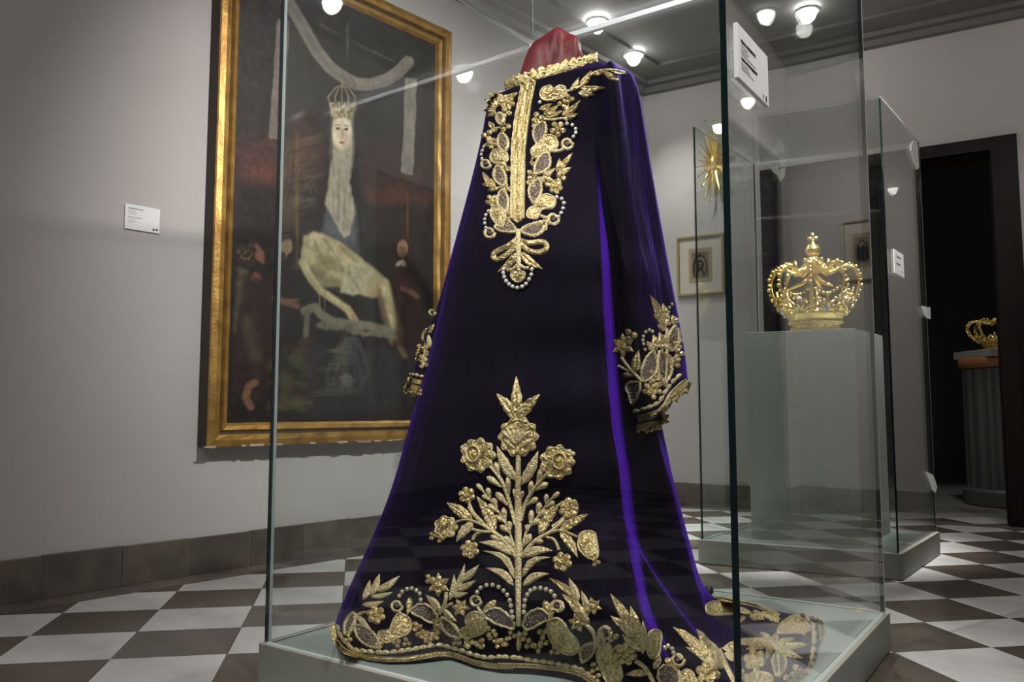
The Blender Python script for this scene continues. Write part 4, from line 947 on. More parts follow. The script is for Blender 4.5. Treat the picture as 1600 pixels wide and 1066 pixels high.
class Draw:
    """Draws in the coordinates of one enlarged view: offset and scale give the drawing position."""
    def __init__(s, ox, oy, sc): s.ox, s.oy, s.sc = ox, oy, sc
    def T(s, p): return (s.ox + p[0] / s.sc, s.oy + p[1] / s.sc)
    def leaf(s, base, tip, wd, bend=0.0, serr=0, m=TH_, name='leaf', parent=None):
        b, t = s.T(base), s.T(tip); w_ = wd / s.sc; dx, dy = t[0] - b[0], t[1] - b[1]; L = math.hypot(dx, dy); nx, ny = -dy / L, dx / L
        P = Patch(); n = 12 if serr else 9; rows = []
        for i in range(n + 1):
            f = i / n; c = (b[0] + dx * f + nx * bend * L * math.sin(math.pi * f), b[1] + dy * f + ny * bend * L * math.sin(math.pi * f))
            hw = w_ / 2 * max(.06, math.sin(math.pi * f ** .72) ** .85)
            if serr: hw *= .84 + .30 * ((f * serr) % 1)
            rows.append([(c[0] + nx * hw * q, c[1] + ny * hw * q, (math.sqrt(max(0, 1 - q * q)) * (1 - .55 * math.exp(-(q / .22) ** 2))) * min(1, hw / (w_ * .3)) * (1 + .22 * math.sin(f * 30 + abs(q) * 3))) for q in (-1, -.72, -.38, 0, .38, .72, 1)])
        P.grid(rows); return P.lay(name, M[m], parent or robe, min(.0055, .42 * w_ * MM))
    def bud(s, tip, base, wd, m=TH_, parent=None, name='bud', lift=.0012):
        b, t = s.T(base), s.T(tip); w_ = wd / s.sc; dx, dy = t[0] - b[0], t[1] - b[1]; L = math.hypot(dx, dy); nx, ny = -dy / L, dx / L; rows = []
        for i in range(9):
            f = i / 8; hw = w_ / 2 * (max(.0, 1 - (2 * max(0, f - .62) / .76) ** 2) ** .5 if f > .62 else .28 + .72 * (f / .62) ** 1.1); hw = max(hw, w_ * .05)
            rows.append([(b[0] + dx * f + nx * hw * q, b[1] + dy * f + ny * hw * q, math.sqrt(max(0, 1 - q * q)) * min(1, hw / w_ * 2.1)) for q in (-1, -.6, 0, .6, 1)])
        P = Patch(); P.grid(rows); return P.lay(name, M[m], parent or robe, min(.006, .5 * w_ * MM), lift)
    def stem(s, pts, wd, m=TH_, name='stem', parent=None):
        P = Patch(); w_ = ([q / s.sc for q in wd] if hasattr(wd, '__len__') else wd / s.sc); pp = smooth([s.T(p) for p in pts], 5)
        if hasattr(w_, '__len__'): w_ = [interp([(i / (len(w_) - 1), q) for i, q in enumerate(w_)], j / (len(pp) - 1)) for j in range(len(pp))]
        P.strip(pp, w_); return P.lay(name, M[m], parent or robe, min(.005, .5 * (max(w_) if hasattr(w_, '__len__') else w_) * MM))
    def blob(s, pts, m=SQ_, name='paisley', parent=None, h=.006, edge=True, sm=3):
        o_ = smooth([s.T(p) for p in pts], sm, True); P = Patch(); P.fan(o_, rings=6); ob = P.lay(name, M[m], parent or robe, h)
        if ob and edge:
            Q = Patch(); Q.strip(o_, 3.0, 5, closed=True, wave=.25); Q.lay('cord_edge', M[TH_], ob, .0042)
        return ob
    def net(s, pts, name='net_leaf', vein=True):
        o_ = smooth([s.T(p) for p in pts], 3, True); P = Patch(); P.fan(o_, rings=4, dome=.6); ob = P.lay(name, M[NE_], robe, .003)
        if ob:
            Q = Patch(); oo = []; cx_ = sum(p[0] for p in o_) / len(o_); cy_ = sum(p[1] for p in o_) / len(o_)
            for i, p in enumerate(o_): f = 1.05 if i % 2 else .96; oo.append((cx_ + (p[0] - cx_) * f, cy_ + (p[1] - cy_) * f))
            Q.strip(oo, 4.2, 5, closed=True, wave=.3); Q.lay('cord_edge', M[TH_], ob, .0048)
            if len(o_) > 10:    # sequins inside
                R_ = Patch()
                for f in (.35, .68):
                    for k in range(0, len(o_), 3):
                        x, y = cx_ + (o_[k][0] - cx_) * f, cy_ + (o_[k][1] - cy_) * f; R_.fan([(x + 1.5 * math.cos(a), y + 1.5 * math.sin(a)) for a in [2 * math.pi * q / 6 for q in range(6)]], rings=2)
                R_.lay('sequins', M[LA_], ob, .0035)
        return ob
    def netleaf(s, base, tip, wd, bend=.0):
        dx, dy = tip[0] - base[0], tip[1] - base[1]; L = math.hypot(dx, dy); nx, ny = -dy / L, dx / L; L_, R_ = [], []
        for f, q in ((.12, .55), (.32, .95), (.52, 1), (.72, .8), (.88, .42)):
            c = (base[0] + dx * f + nx * bend * L * math.sin(math.pi * f), base[1] + dy * f + ny * bend * L * math.sin(math.pi * f))
            L_.append((c[0] + nx * wd / 2 * q, c[1] + ny * wd / 2 * q)); R_.append((c[0] - nx * wd / 2 * q, c[1] - ny * wd / 2 * q))
        return s.net([base] + L_ + [tip] + R_[::-1])
    def flower(s, c, r, n=6, m=SQ_, pointed=False, rot=.3, sq=1.0, core=True):
        x, y = s.T(c); r /= s.sc; P = Patch(); P.fan([(x + r * .36 * sq * math.cos(a), y + r * .36 * math.sin(a)) for a in [2 * math.pi * q / 10 for q in range(10)]], rings=3)
        ob = P.lay('flower', M[LA_], robe, .0075)
        if not ob: return
        for k in range(n):
            a = rot + 2 * math.pi * k / n; Q = Patch(); ux, uy = math.cos(a) * sq, math.sin(a); vx, vy = -math.sin(a) * sq, math.cos(a); out = []
            if pointed: shp = [(.15, .0), (.30, .26), (.58, .25), (.82, .10), (1.0, 0), (.82, -.10), (.58, -.25), (.30, -.26)]
            else:
                wq = min(.36, 2.3 / n); shp = [(.14, 0), (.34, .62 * wq), (.62, wq), (.84, .86 * wq), (.98, .40 * wq), (1.0, 0), (.98, -.40 * wq), (.84, -.86 * wq), (.62, -wq), (.34, -.62 * wq)]
            Q.fan([(x + r * (ux * p + vx * q), y + r * (uy * p + vy * q)) for p, q in shp], rings=3); Q.lay('petal', M[m], ob, .0052)
        return ob
    def trefoil(s, c, r, rot=0.0, n=3, m=SQ_):
        x, y = s.T(c); r /= s.sc; ob = None
        P = Patch()
        for k in range(n):
            a = rot + 2 * math.pi * k / n; px_, py_ = x + math.cos(a) * r * .62, y + math.sin(a) * r * .62
            P.fan([(px_ + r * .52 * math.cos(t), py_ + r * .52 * math.sin(t)) for t in [2 * math.pi * q / 9 for q in range(9)]], rings=3)
        return P.lay('trefoil', M[m], robe, min(.005, r * .5 * MM))
    def trefoils(s, cs, r):
        for i, c in enumerate(cs): s.trefoil(c, r, i * 1.1)
    def curl(s, c, r, stem=None, a0=0.0):
        x, y = s.T(c); r /= s.sc; P = Patch(); pts = [(x + r * (.80 - .055 * k / 3) * math.cos(a0 + k * .42), y + r * (.80 - .055 * k / 3) * math.sin(a0 + k * .42)) for k in range(16)]
        P.strip(pts, r * .42); ob = P.lay('curl', M[TH_], robe, .0045)
        Q = Patch(); Q.fan([(x + r * .3 * math.cos(t), y + r * .3 * math.sin(t)) for t in [2 * math.pi * q / 9 for q in range(9)]], rings=2)
        if ob: Q.lay('curl_centre', M[NE_], ob, .004)
        if stem: s.stem(stem, 18 * s.sc / 4.0)
    def beads(s, pts, r, m='bead'):
        P = Patch(); r /= s.sc; mb = MB()
        for p in pts:
            x, y = s.T(p); h = hit(x, y)
            if h: mb.ball(h[0] + h[1] * (r * MM * .8), r * MM, 8, 5)
        if mb.v: return mb.build('bead_string', M[m], robe, True)
    def band(s, pts, wd, m=LA_, name='braid', h=.004, rows=3):
        pp = smooth([s.T(p) for p in pts], 6); P = Patch(); w_ = wd / s.sc
        P.strip(pp, w_, 7, wave=.2); ob = P.lay(name, M[m], robe, h * .6)
        if ob:
            for k in range(rows):      # raised cords along the braid
                f = -0.42 + .84 * k / (rows - 1); off = []; N = len(pp)
                for i, (x, y) in enumerate(pp):
                    a, b = pp[max(0, i - 1)], pp[min(N - 1, i + 1)]; dx, dy = b[0] - a[0], b[1] - a[1]; L = math.hypot(dx, dy) or 1; off.append((x - dy / L * w_ * f, y + dx / L * w_ * f))
                Q = Patch(); Q.strip(off, max(1.2, w_ * .16), 5, wave=.5); Q.lay('cord', M[TH_ if k != rows // 2 else SQ_], ob, h)
        return ob
    def scallops(s, pts, wd, step, name='scallop'):
        pp = smooth([s.T(p) for p in pts], 8); w_ = wd / s.sc; st = step / s.sc; acc = st * .5; last = pp[0]
        for q in pp[1:]:
            d = math.hypot(q[0] - last[0], q[1] - last[1]); acc += d
            if acc >= st:
                acc -= st; dx, dy = (q[0] - last[0]) / (d or 1), (q[1] - last[1]) / (d or 1); P = Patch(); o_ = []
                for k in range(11): a = math.pi * k / 10; o_.append((q[0] + dx * st * .55 * math.cos(a) + dy * w_ * math.sin(a) * .8, q[1] + dy * st * .55 * math.cos(a) - dx * w_ * math.sin(a) * .8))
                o_ += [(q[0] - dx * st * .25 - dy * w_ * .25, q[1] - dy * st * .25 + dx * w_ * .25), (q[0] + dx * st * .25 - dy * w_ * .25, q[1] + dy * st * .25 + dx * w_ * .25)]
                P.fan(o_, rings=3); P.lay(name, M[TH_], robe, .0042)
            last = q
def lobes(c, r, n, amp=.14, sq=1.0, rot=0): return [(c[0] + r * sq * (1 + amp * math.cos(n * a)) * math.cos(a + rot), c[1] + r * (1 + amp * math.cos(n * a)) * math.sin(a + rot)) for a in [2 * math.pi * k / (n * 4) for k in range(n * 4)]]

# --- the flowering tree on the front
D = Draw(640, 570, 4.2625)
D.leaf((714, 385), (712, 78), 78, 0, 5, SQ_); D.leaf((700, 360), (580, 192), 78, .05, 4, SQ_); D.leaf((728, 360), (872, 196), 78, -.05, 4, SQ_)
o = D.blob(lobes((728, 482), 122, 10, .09), SQ_, 'rose', h=.008)
for tx, ty in ((625, 440), (660, 430), (700, 425), (735, 428), (775, 435), (810, 445)): D.bud((tx, ty), (715, 535), 34, TH_, o, 'petal', .008)
D.bud((640, 500), (705, 560), 36, TH_, o, 'petal', .007); D.bud((820, 500), (740, 560), 36, TH_, o, 'petal', .007); D.bud((725, 600), (722, 540), 40, LA_, o, 'petal', .006)
for k in range(10): a_ = 2 * math.pi * k / 10; D.bud((728 + 128 * math.cos(a_), 482 + 128 * math.sin(a_)), (728 + 84 * math.cos(a_), 482 + 84 * math.sin(a_)), 72, SQ_, o, 'petal', .003)
D.stem([(726, 595), (724, 700), (722, 850), (720, 1000), (722, 1080)], [34, 36, 38, 40, 42], name='main_stem')
D.leaf((702, 770), (583, 543), 74, -.04, 5); D.leaf((746, 800), (858, 575), 70, .04, 5)
for c, tri, sg in (((460, 605), ((378, 525), (346, 545), (370, 590)), -1), ((985, 650), ((1066, 562), (1104, 585), (1086, 633)), 1)):
    o = D.blob(lobes(c, 104, 9, .11), SQ_, 'rose', h=.007)
    for k in range(9): a_ = 2 * math.pi * k / 9; D.bud((c[0] + 112 * math.cos(a_), c[1] + 112 * math.sin(a_)), (c[0] + 66 * math.cos(a_), c[1] + 66 * math.sin(a_)), 66, SQ_, o, 'petal', .003)
    Q = Patch(); cc = (c[0] + sg * 22, c[1] - 8); ring_ = [D.T((cc[0] + 44 * math.cos(a), cc[1] + 52 * math.sin(a))) for a in [2 * math.pi * k / 22 for k in range(22)]]; Q.strip(ring_, 3.4, 5, closed=True); Q.lay('cord_ring', M[TH_], o, .009, .004)
    Q = Patch(); Q.fan([D.T((cc[0] + 34 * math.cos(a), cc[1] + 42 * math.sin(a))) for a in [2 * math.pi * k / 16 for k in range(16)]], rings=3); Q.lay('seed_head', M[LA_], o, .008, .003)
    for p in tri: D.bud(p, (c[0] + sg * 84, c[1] - 40), 34)
D.stem([(705, 1066), (655, 880), (605, 760), (530, 668)], [24, 28, 26, 22]); D.stem([(742, 1040), (770, 935), (822, 840), (920, 720)], [24, 28, 26, 22])
for t_, b_, w_ in (((572, 648), (600, 745), 42), ((516, 745), (612, 815), 46), ((655, 742), (664, 880), 38), ((576, 850), (655, 940), 48), ((884, 688), (848, 795), 40), ((924, 788), (838, 835), 46), ((814, 772), (800, 875), 38), ((858, 886), (786, 935), 42), ((694, 825), (708, 905), 24), ((758, 838), (742, 905), 26),
                   ((450, 792), (500, 855), 34), ((520, 818), (540, 895), 36), ((485, 868), (540, 905), 34), ((556, 888), (585, 960), 38), ((524, 930), (582, 980), 38), ((626, 952), (640, 1050), 38), ((568, 1005), (636, 1052), 40),
                   ((1000, 848), (938, 900), 36), ((912, 860), (912, 940), 36), ((968, 910), (912, 952), 36), ((868, 915), (862, 1000), 38), ((916, 970), (856, 1005), 38), ((814, 968), (812, 1060), 38), ((872, 1030), (808, 1075), 40)):
    D.bud(t_, b_, w_)
D.stem([(500, 855), (560, 930), (630, 1040), (660, 1110)], 12); D.stem([(935, 900), (880, 980), (815, 1060), (780, 1120)], 12)
D.flower((383, 870), 58, 6); D.flower((1065, 950), 66, 6)
D.stem([(398, 925), (430, 990), (490, 1050)], 20); D.leaf((400, 1035), (248, 918), 72, .04, 5, SQ_); D.leaf((560, 1085), (450, 878), 80, .05, 6, SQ_)
D.leaf((890, 1075), (1000, 925), 74, -.05, 5, SQ_); D.leaf((1082, 1058), (1192, 996), 50, 0, 4, SQ_); D.stem([(1036, 1010), (1000, 1045), (950, 1080)], 18)
D = Draw(640, 780, 3.728)
D.stem([(635, -10), (634, 150), (634, 300), (634, 450), (634, 560), (636, 740)], [36, 40, 40, 38, 32, 26], name='main_stem'); D.bud((637, 885), (637, 765), 32)
D.blob(lobes((214, 165), 60, 7, .10), SQ_, 'rose', h=.0065); D.curl((205, 158), 30); D.trefoil((138, 216), 24); D.trefoil((182, 234), 22)
D.leaf((370, 135), (218, 20), 56, .05, 5, SQ_); D.leaf((372, 138), (274, 250), 60, .06, 4); D.leaf((500, 195), (395, -5), 70, .05, 6, SQ_)
D.stem([(622, 340), (560, 250), (480, 185), (400, 140), (330, 122), (272, 135)], [26, 26, 22, 18, 14, 12]); D.stem([(345, 45), (390, 110), (480, 180)], 18)
D.stem([(370, 178), (420, 190), (490, 192)], 20); D.stem([(420, 192), (385, 210), (370, 240)], 18)
for t_, b_, w_ in (((460, 35), (520, 80), 30), ((542, 55), (562, 135), 34), ((500, 100), (566, 140), 34), ((580, 128), (585, 195), 36), ((528, 155), (585, 198), 36), ((550, 218), (605, 275), 40), ((470, 214), (560, 250), 34)): D.bud(t_, b_, w_)
D.stem([(585, 195), (605, 260), (625, 330)], 12); D.stem([(680, 190), (665, 250), (645, 330)], 12)
D.flower((352, 295), 56, 6); D.flower((890, 366), 60, 6); D.flower((926, 55), 62, 6, rot=.6)
D.leaf((614, 328), (408, 252), 56, .10); D.leaf((612, 465), (428, 302), 46, .20, 4); D.leaf((608, 505), (448, 402), 50, .12)
D.leaf((660, 335), (834, 300), 56, -.10); D.leaf((658, 455), (824, 340), 46, -.20, 4); D.leaf((662, 505), (816, 436), 50, -.12)
D.stem([(652, 340), (720, 255), (800, 205), (880, 185), (985, 225)], [26, 24, 22, 18, 14]); D.stem([(800, 205), (860, 160), (905, 115)], 18)
D.leaf((872, 190), (1040, 92), 56, -.04, 5, SQ_); D.leaf((880, 195), (980, 340), 56, -.06, 5, SQ_); D.leaf((755, 205), (872, 28), 60, -.05, 5, SQ_)
D.blob([(1000, 205), (1040, 190), (1080, 200), (1092, 250), (1100, 310), (1090, 350), (1050, 350), (1010, 320), (985, 280), (990, 235)], SQ_, 'rose', h=.0065); D.curl((1040, 270), 34); D.trefoil((1086, 370), 26)
D.stem([(800, 225), (845, 240), (872, 300)], 18)
for t_, b_, w_ in (((760, 18), (742, 85), 34), ((802, 68), (748, 105), 36), ((714, 68), (702, 145), 36), ((758, 122), (698, 155), 36), ((688, 148), (684, 195), 30), ((708, 204), (665, 275), 40), ((782, 246), (718, 252), 30)): D.bud(t_, b_, w_)
D.beads([(400, 545), (420, 520), (453, 505), (487, 503), (522, 515), (553, 537), (575, 561), (590, 592), (597, 622), (602, 655), (608, 686)], 12)
D.beads([(673, 657), (675, 624), (680, 592), (693, 560), (710, 538), (735, 525), (768, 522), (800, 530), (828, 543), (850, 568)], 12)
D.net([(432, 672), (470, 642), (512, 635), (560, 662), (602, 705), (610, 752), (560, 742), (500, 722)]); D.net([(665, 745), (680, 682), (730, 645), (780, 643), (822, 690), (765, 722), (705, 755)])
D.curl((388, 592), 42, [(398, 625), (410, 650), (430, 668)]); D.bud((506, 592), (418, 662), 44, SQ_); D.curl((868, 628), 46, [(830, 640), (822, 670), (815, 690)], 2.5); D.bud((786, 590), (820, 680), 46, SQ_)
D.blob([(330, 690), (380, 655), (432, 680), (452, 740), (430, 780), (370, 802), (310, 802), (298, 760), (336, 740)]); D.blob([(810, 710), (858, 690), (900, 718), (930, 770), (980, 825), (988, 880), (940, 905), (880, 880), (830, 830), (806, 760)])
D.trefoils([(470, 770), (490, 808), (524, 842), (556, 826), (594, 792), (660, 792), (700, 842), (748, 862), (778, 826), (776, 778), (846, 880)], 32)
D.flower((170, 500), 72, 6, SQ_, True, .52); D.trefoil((118, 466), 28)
for b_, t_, w_ in (((232, 590), (324, 378), 40), ((285, 480), (406, 384), 44), ((262, 530), (386, 474), 40), ((235, 590), (262, 440), 34), ((238, 560), (342, 546), 36), ((180, 655), (98, 560), 46), ((200, 640), (276, 712), 36)): D.leaf(b_, t_, w_, .06)
D.flower((298, 632), 56, 6, SQ_, True, .1); D.stem([(176, 672), (210, 600), (216, 540)], 20); D.stem([(190, 655), (225, 620), (260, 605)], 16)
D.netleaf((188, 690), (302, 806), 62, .05); D.trefoils([(40, 745), (70, 790), (110, 800), (150, 790), (165, 730)], 30); D.trefoils([(345, 832), (410, 840)], 34)
D = Draw(500, 820, 4.333)
for b_, t_, w_ in (((295, 510), (340, 378), 40), ((340, 480), (406, 334), 48), ((378, 452), (542, 348), 48), ((348, 490), (494, 460), 38), ((290, 545), (434, 520), 42), ((262, 620), (342, 702), 42)): D.leaf(b_, t_, w_, .06)
D.flower((380, 612), 66, 6); D.stem([(322, 592), (262, 612), (225, 680), (190, 760)], 20)
D.net([(168, 700), (200, 622), (242, 604), (232, 680), (186, 752)]); D.netleaf((240, 685), (412, 836), 96, .02)
D.curl((520, 552), 50, [(535, 590), (560, 615), (585, 625)]); D.bud((612, 492), (592, 612), 46, SQ_); D.beads([(540, 488), (558, 460), (590, 441), (624, 437), (658, 450), (682, 470), (686, 512)], 14)
D.net([(615, 592), (668, 542), (740, 550), (792, 610), (792, 662), (740, 660), (688, 630)])
D.blob([(500, 640), (540, 604), (600, 630), (622, 690), (592, 742), (520, 772), (452, 802), (400, 762), (408, 722), (470, 712)])
D.trefoils([(660, 690), (680, 745), (728, 775), (790, 750), (800, 692), (520, 806), (585, 800), (740, 790), (400, 800), (190, 790), (930, 790), (1010, 806), (1090, 806)], 32)
D.scallops([(108, 668), (132, 750), (215, 845), (340, 868), (460, 872), (570, 860), (700, 838), (800, 822), (880, 836), (960, 858), (1040, 886), (1130, 905), (1250, 898)], 30, 52)
D.band([(86, 680), (112, 785), (190, 862), (330, 898), (540, 912), (690, 894), (820, 874), (920, 884), (1040, 930), (1180, 956), (1310, 962)], 30)
D = Draw(640, 780, 3.728)
D.scallops([(530, 925), (620, 930), (710, 945), (800, 955), (880, 970), (960, 985), (1020, 1010), (1060, 1050)], 27, 45)
D.band([(520, 968), (620, 970), (710, 971), (800, 980), (870, 988), (960, 1006), (1030, 1035), (1080, 1072)], 26)
# --- lower right border and the train
D = Draw(860, 840, 3.636)
for b_, t_, w_ in (((165, 360), (-5, 232), 46), ((160, 370), (108, 232), 42), ((200, 445), (66, 322), 48), ((218, 445), (180, 305), 40), ((225, 485), (108, 378), 44),
                   ((470, 545), (344, 322), 58), ((482, 565), (344, 444), 50), ((510, 610), (458, 390), 52), ((522, 645), (408, 548), 46), ((524, 660), (524, 468), 42), ((562, 772), (428, 780), 46), ((585, 745), (622, 668), 38),
                   ((900, 690), (698, 512), 62), ((925, 700), (828, 522), 56), ((945, 722), (772, 628), 52), ((966, 735), (904, 588), 44), ((985, 745), (848, 690), 44), ((1070, 640), (975, 632), 60), ((1050, 700), (985, 660), 44)): D.leaf(b_, t_, w_, .04, 0, SQ_ if w_ > 45 else TH_)
D.flower((246, 392), 52, 6, SQ_, True); D.flower((160, 480), 58, 6, SQ_, True, .2); D.stem([(205, 490), (248, 540), (262, 620)], 20); D.curl((38, 392), 44, [(20, 420), (10, 440), (5, 455)], 2.4)
D.netleaf((255, 600), (185, 705), 70, .1); D.blob([(290, 610), (335, 600), (362, 670), (402, 730), (405, 810), (330, 822), (292, 740), (268, 670)]); D.curl((315, 535), 48); D.netleaf((300, 640), (284, 520), 34); D.trefoils([(356, 560), (372, 640), (255, 740), (262, 800)], 32)
D.blob([(558, 540), (590, 525), (622, 545), (618, 610), (606, 670), (570, 685), (548, 640), (552, 580)], SQ_, 'paisley'); D.flower((428, 660), 70, 7); D.stem([(488, 700), (545, 745), (590, 830)], 24)
D.beads([(638, 632), (658, 622), (682, 640), (690, 664)], 11); D.curl((722, 700), 48); D.bud((650, 690), (700, 730), 40, SQ_); D.net([(610, 770), (640, 730), (700, 745), (740, 800), (700, 850), (630, 840)]); D.blob([(740, 770), (790, 760), (820, 800), (840, 860), (760, 870), (730, 830)])
D.flower((895, 770), 72, 6); D.stem([(955, 640), (1000, 740), (1045, 830)], 26); D.flower((1160, 700), 66, 6); D.net([(1262, 690), (1300, 655), (1335, 690), (1330, 760), (1290, 790), (1268, 750)]); D.stem([(1262, 610), (1290, 660), (1300, 800)], 18)
for t_, w_ in (((1010, 602), 46), ((1120, 585), 44), ((1190, 540), 46), ((1290, 535), 44), ((1390, 575), 46), ((1470, 612), 44), ((1432, 690), 42), ((1372, 655), 36), ((1225, 700), 40), ((1110, 640), 40)): D.leaf((1262, 612), t_, w_, .04, 0, SQ_)
D.blob([(1288, 540), (1335, 472), (1400, 450), (1450, 480), (1470, 535), (1380, 545)]); D.trefoils([(1450, 520), (1420, 470), (1400, 760), (1360, 800), (1090, 790)], 36); D.blob([(1110, 800), (1180, 770), (1260, 800), (1240, 850), (1130, 850)])
D.scallops([(1440, 452), (1480, 490), (1492, 560), (1486, 640), (1470, 720), (1430, 775), (1370, 812)], 30, 44)
D.band([(1470, 462), (1520, 468), (1540, 520), (1542, 600), (1524, 690), (1480, 755), (1420, 800), (1340, 835)], 32)
D.band([(868, 342), (960, 352), (1050, 368), (1140, 385), (1220, 412), (1300, 450)], 14, rows=2)
for pts in ([(885, 385), (940, 368), (1010, 375), (1062, 395), (1058, 432), (1000, 440), (930, 445), (890, 430)],): D.blob(pts, SQ_, 'leaf_mass', h=.004)
for b_, t_, w_ in (((1060, 405), (1150, 440), 30), ((1150, 420), (1215, 470), 32), ((1190, 430), (1310, 470), 34), ((1110, 455), (1040, 500), 30), ((1130, 450), (1200, 470), 30), ((1230, 450), (1300, 485), 26)): D.leaf(b_, t_, w_, 0, 0, SQ_)
# --- front placket, collar and shoulder sprays
D = Draw(700, 20, 4.8467)
D.band([(592, 535), (580, 610), (562, 700), (535, 840), (522, 1000), (516, 1066)], 62, h=.006); D.band([(648, 515), (632, 590), (612, 700), (590, 850), (572, 1000), (562, 1066)], 46, h=.006)
D.stem([(890, 600), (1000, 560), (1060, 490), (1120, 450), (1220, 432), (1340, 452)], 20)
for b_, t_, w_ in (((1000, 555), (1085, 440), 54), ((930, 600), (992, 488), 46), ((1005, 572), (1190, 566), 50), ((985, 605), (1112, 620), 52), ((1180, 445), (1305, 522), 44), ((1225, 438), (1355, 458), 36), ((1090, 470), (1215, 425), 44), ((890, 772), (1002, 664), 46), ((868, 785), (916, 690), 36), ((880, 795), (988, 766), 46), ((738, 792), (868, 742), 44), ((690, 735), (790, 690), 46), ((720, 770), (845, 700), 46)): D.leaf(b_, t_, w_, .05, 0, SQ_)
D.blob([(698, 612), (738, 562), (800, 578), (850, 554), (900, 592), (880, 642), (800, 662), (722, 662)], SQ_, 'rose', h=.006); D.curl((770, 575), 36); D.curl((868, 580), 36, None, 2); D.trefoils([(920, 655), (870, 690), (820, 640)], 36)
D.trefoil((685, 798), 46); D.trefoil((665, 838), 40); D.stem([(700, 800), (790, 812), (870, 800), (905, 822)], 18); D.flower((832, 882), 64, 5); D.beads([(902, 846), (942, 856), (967, 885), (968, 916), (950, 945), (700, 683)], 15, 'pearl')
D.netleaf((725, 830), (678, 1000), 92, .05); D.blob([(640, 1040), (700, 990), (740, 935), (800, 935), (832, 980), (826, 1020), (760, 1040), (700, 1075)]); D.curl((902, 995), 56, [(800, 1050), (850, 1048), (890, 1020)])
for b_, t_, w_ in (((370, 720), (312, 610), 44), ((380, 715), (350, 588), 44), ((395, 705), (400, 590), 44), ((365, 730), (275, 655), 42), ((365, 745), (272, 742), 42), ((375, 760), (300, 790), 36), ((440, 650), (530, 606), 46), ((345, 880), (312, 826), 44), ((340, 910), (380, 870), 34)): D.leaf(b_, t_, w_, .05, 0, SQ_)
D.flower((450, 680), 60, 6); D.trefoils([(432, 862), (300, 930), (440, 760)], 42); D.stem([(300, 920), (350, 880), (405, 870)], 16); D.netleaf((395, 760), (405, 850), 56); D.netleaf((410, 915), (430, 1062), 76); D.flower((330, 990), 48, 5); D.beads([(268, 1050), (282, 1020)], 14, 'pearl')
D = Draw(700, 220, 4.1)
o = D.band([(456, -10), (452, 120), (450, 250), (448, 380), (446, 500)], 92, h=.006, rows=5); D.leaf((446, 460), (445, 528), 92, 0, 0, LA_)
for t_ in ((432, 40), (474, 100), (430, 160), (470, 220), (430, 280), (468, 340), (432, 400), (462, 450)): D.trefoil(t_, 20, 0, 3, LA_)
D.blob([(532, 62), (600, 12), (678, 8), (695, 58), (622, 82), (562, 112)]); D.curl((765, 18), 46, [(672, 70), (720, 62), (748, 45)])
D.netleaf((642, 82), (556, 216), 84, -.06); D.netleaf((582, 254), (550, 405), 78, .05)
for b_, t_, w_ in (((690, 192), (800, 76), 42), ((700, 205), (714, 112), 38), ((705, 212), (792, 172), 42), ((608, 232), (690, 176), 40), ((560, 160), (522, 140), 36), ((600, 40), (530, 140), 30), ((262, 285), (224, 200), 34), ((285, 292), (218, 282), 34), ((302, 305), (258, 236), 34), ((325, 305), (254, 326), 34), ((380, 180), (330, 150), 34)): D.leaf(b_, t_, w_, .05, 0, SQ_)
D.trefoils([(536, 222), (540, 270), (720, 240), (630, 262), (375, 305), (382, 485), (365, 175), (618, 540)], 34); D.stem([(570, 242), (640, 240), (672, 262)], 16); D.flower((690, 296), 48, 6); D.stem([(290, 322), (330, 300), (385, 300)], 14)
D.blob([(588, 372), (640, 346), (690, 380), (672, 432), (602, 442), (572, 500), (508, 490), (520, 440), (560, 420)]); D.beads([(698, 370), (730, 380), (745, 408), (740, 442), (728, 472), (710, 496)], 13, 'pearl'); D.curl((675, 502), 46, [(598, 482), (620, 492), (650, 495)])
D.netleaf((470, 580), (640, 520), 74, .12); D.netleaf((305, 555), (442, 582), 70, -.12)
D.flower((275, 20), 34, 5); D.beads([(240, 40), (230, 66), (222, 92), (226, 120)], 12, 'pearl'); D.blob([(275, 100), (310, 55), (370, 70), (386, 122), (340, 150), (290, 140)]); D.curl((245, 150), 40)
D.netleaf((318, 165), (365, 296), 72, .05); D.netleaf((350, 318), (372, 466), 68, .05); D.flower((285, 386), 44, 5); D.blob([(275, 470), (300, 420), (352, 430), (372, 490), (350, 552), (310, 532)]); D.beads([(266, 455), (250, 480), (243, 508), (243, 535), (250, 562)], 12, 'pearl'); D.curl((268, 590), 44)
D.stem([(450, 570), (452, 640), (452, 720), (455, 835)], [26, 34, 34, 26]); D.stem([(446, 628), (390, 672), (310, 712), (292, 745), (318, 762), (370, 735), (420, 690), (448, 650)], 34, SQ_, 'loop'); D.stem([(458, 640), (520, 655), (600, 648), (632, 668), (622, 702), (570, 716), (510, 700), (462, 655)], 34, SQ_, 'loop')
D.leaf((445, 715), (316, 845), 48, -.08, 0, SQ_); D.leaf((462, 715), (606, 822), 56, .06, 0, SQ_); D.stem([(450, 790), (420, 822), (382, 830)], 22); D.stem([(455, 790), (490, 815), (525, 815)], 22); D.blob([(450, 908), (412, 880), (410, 845), (440, 840), (452, 856), (466, 838), (492, 845), (490, 880)], SQ_, 'heart')
D.beads([(364, 826), (362, 850), (368, 876), (380, 902), (398, 923), (421, 938), (450, 946), (481, 938), (506, 920), (526, 890), (540, 860), (544, 826)], 13, 'pearl')
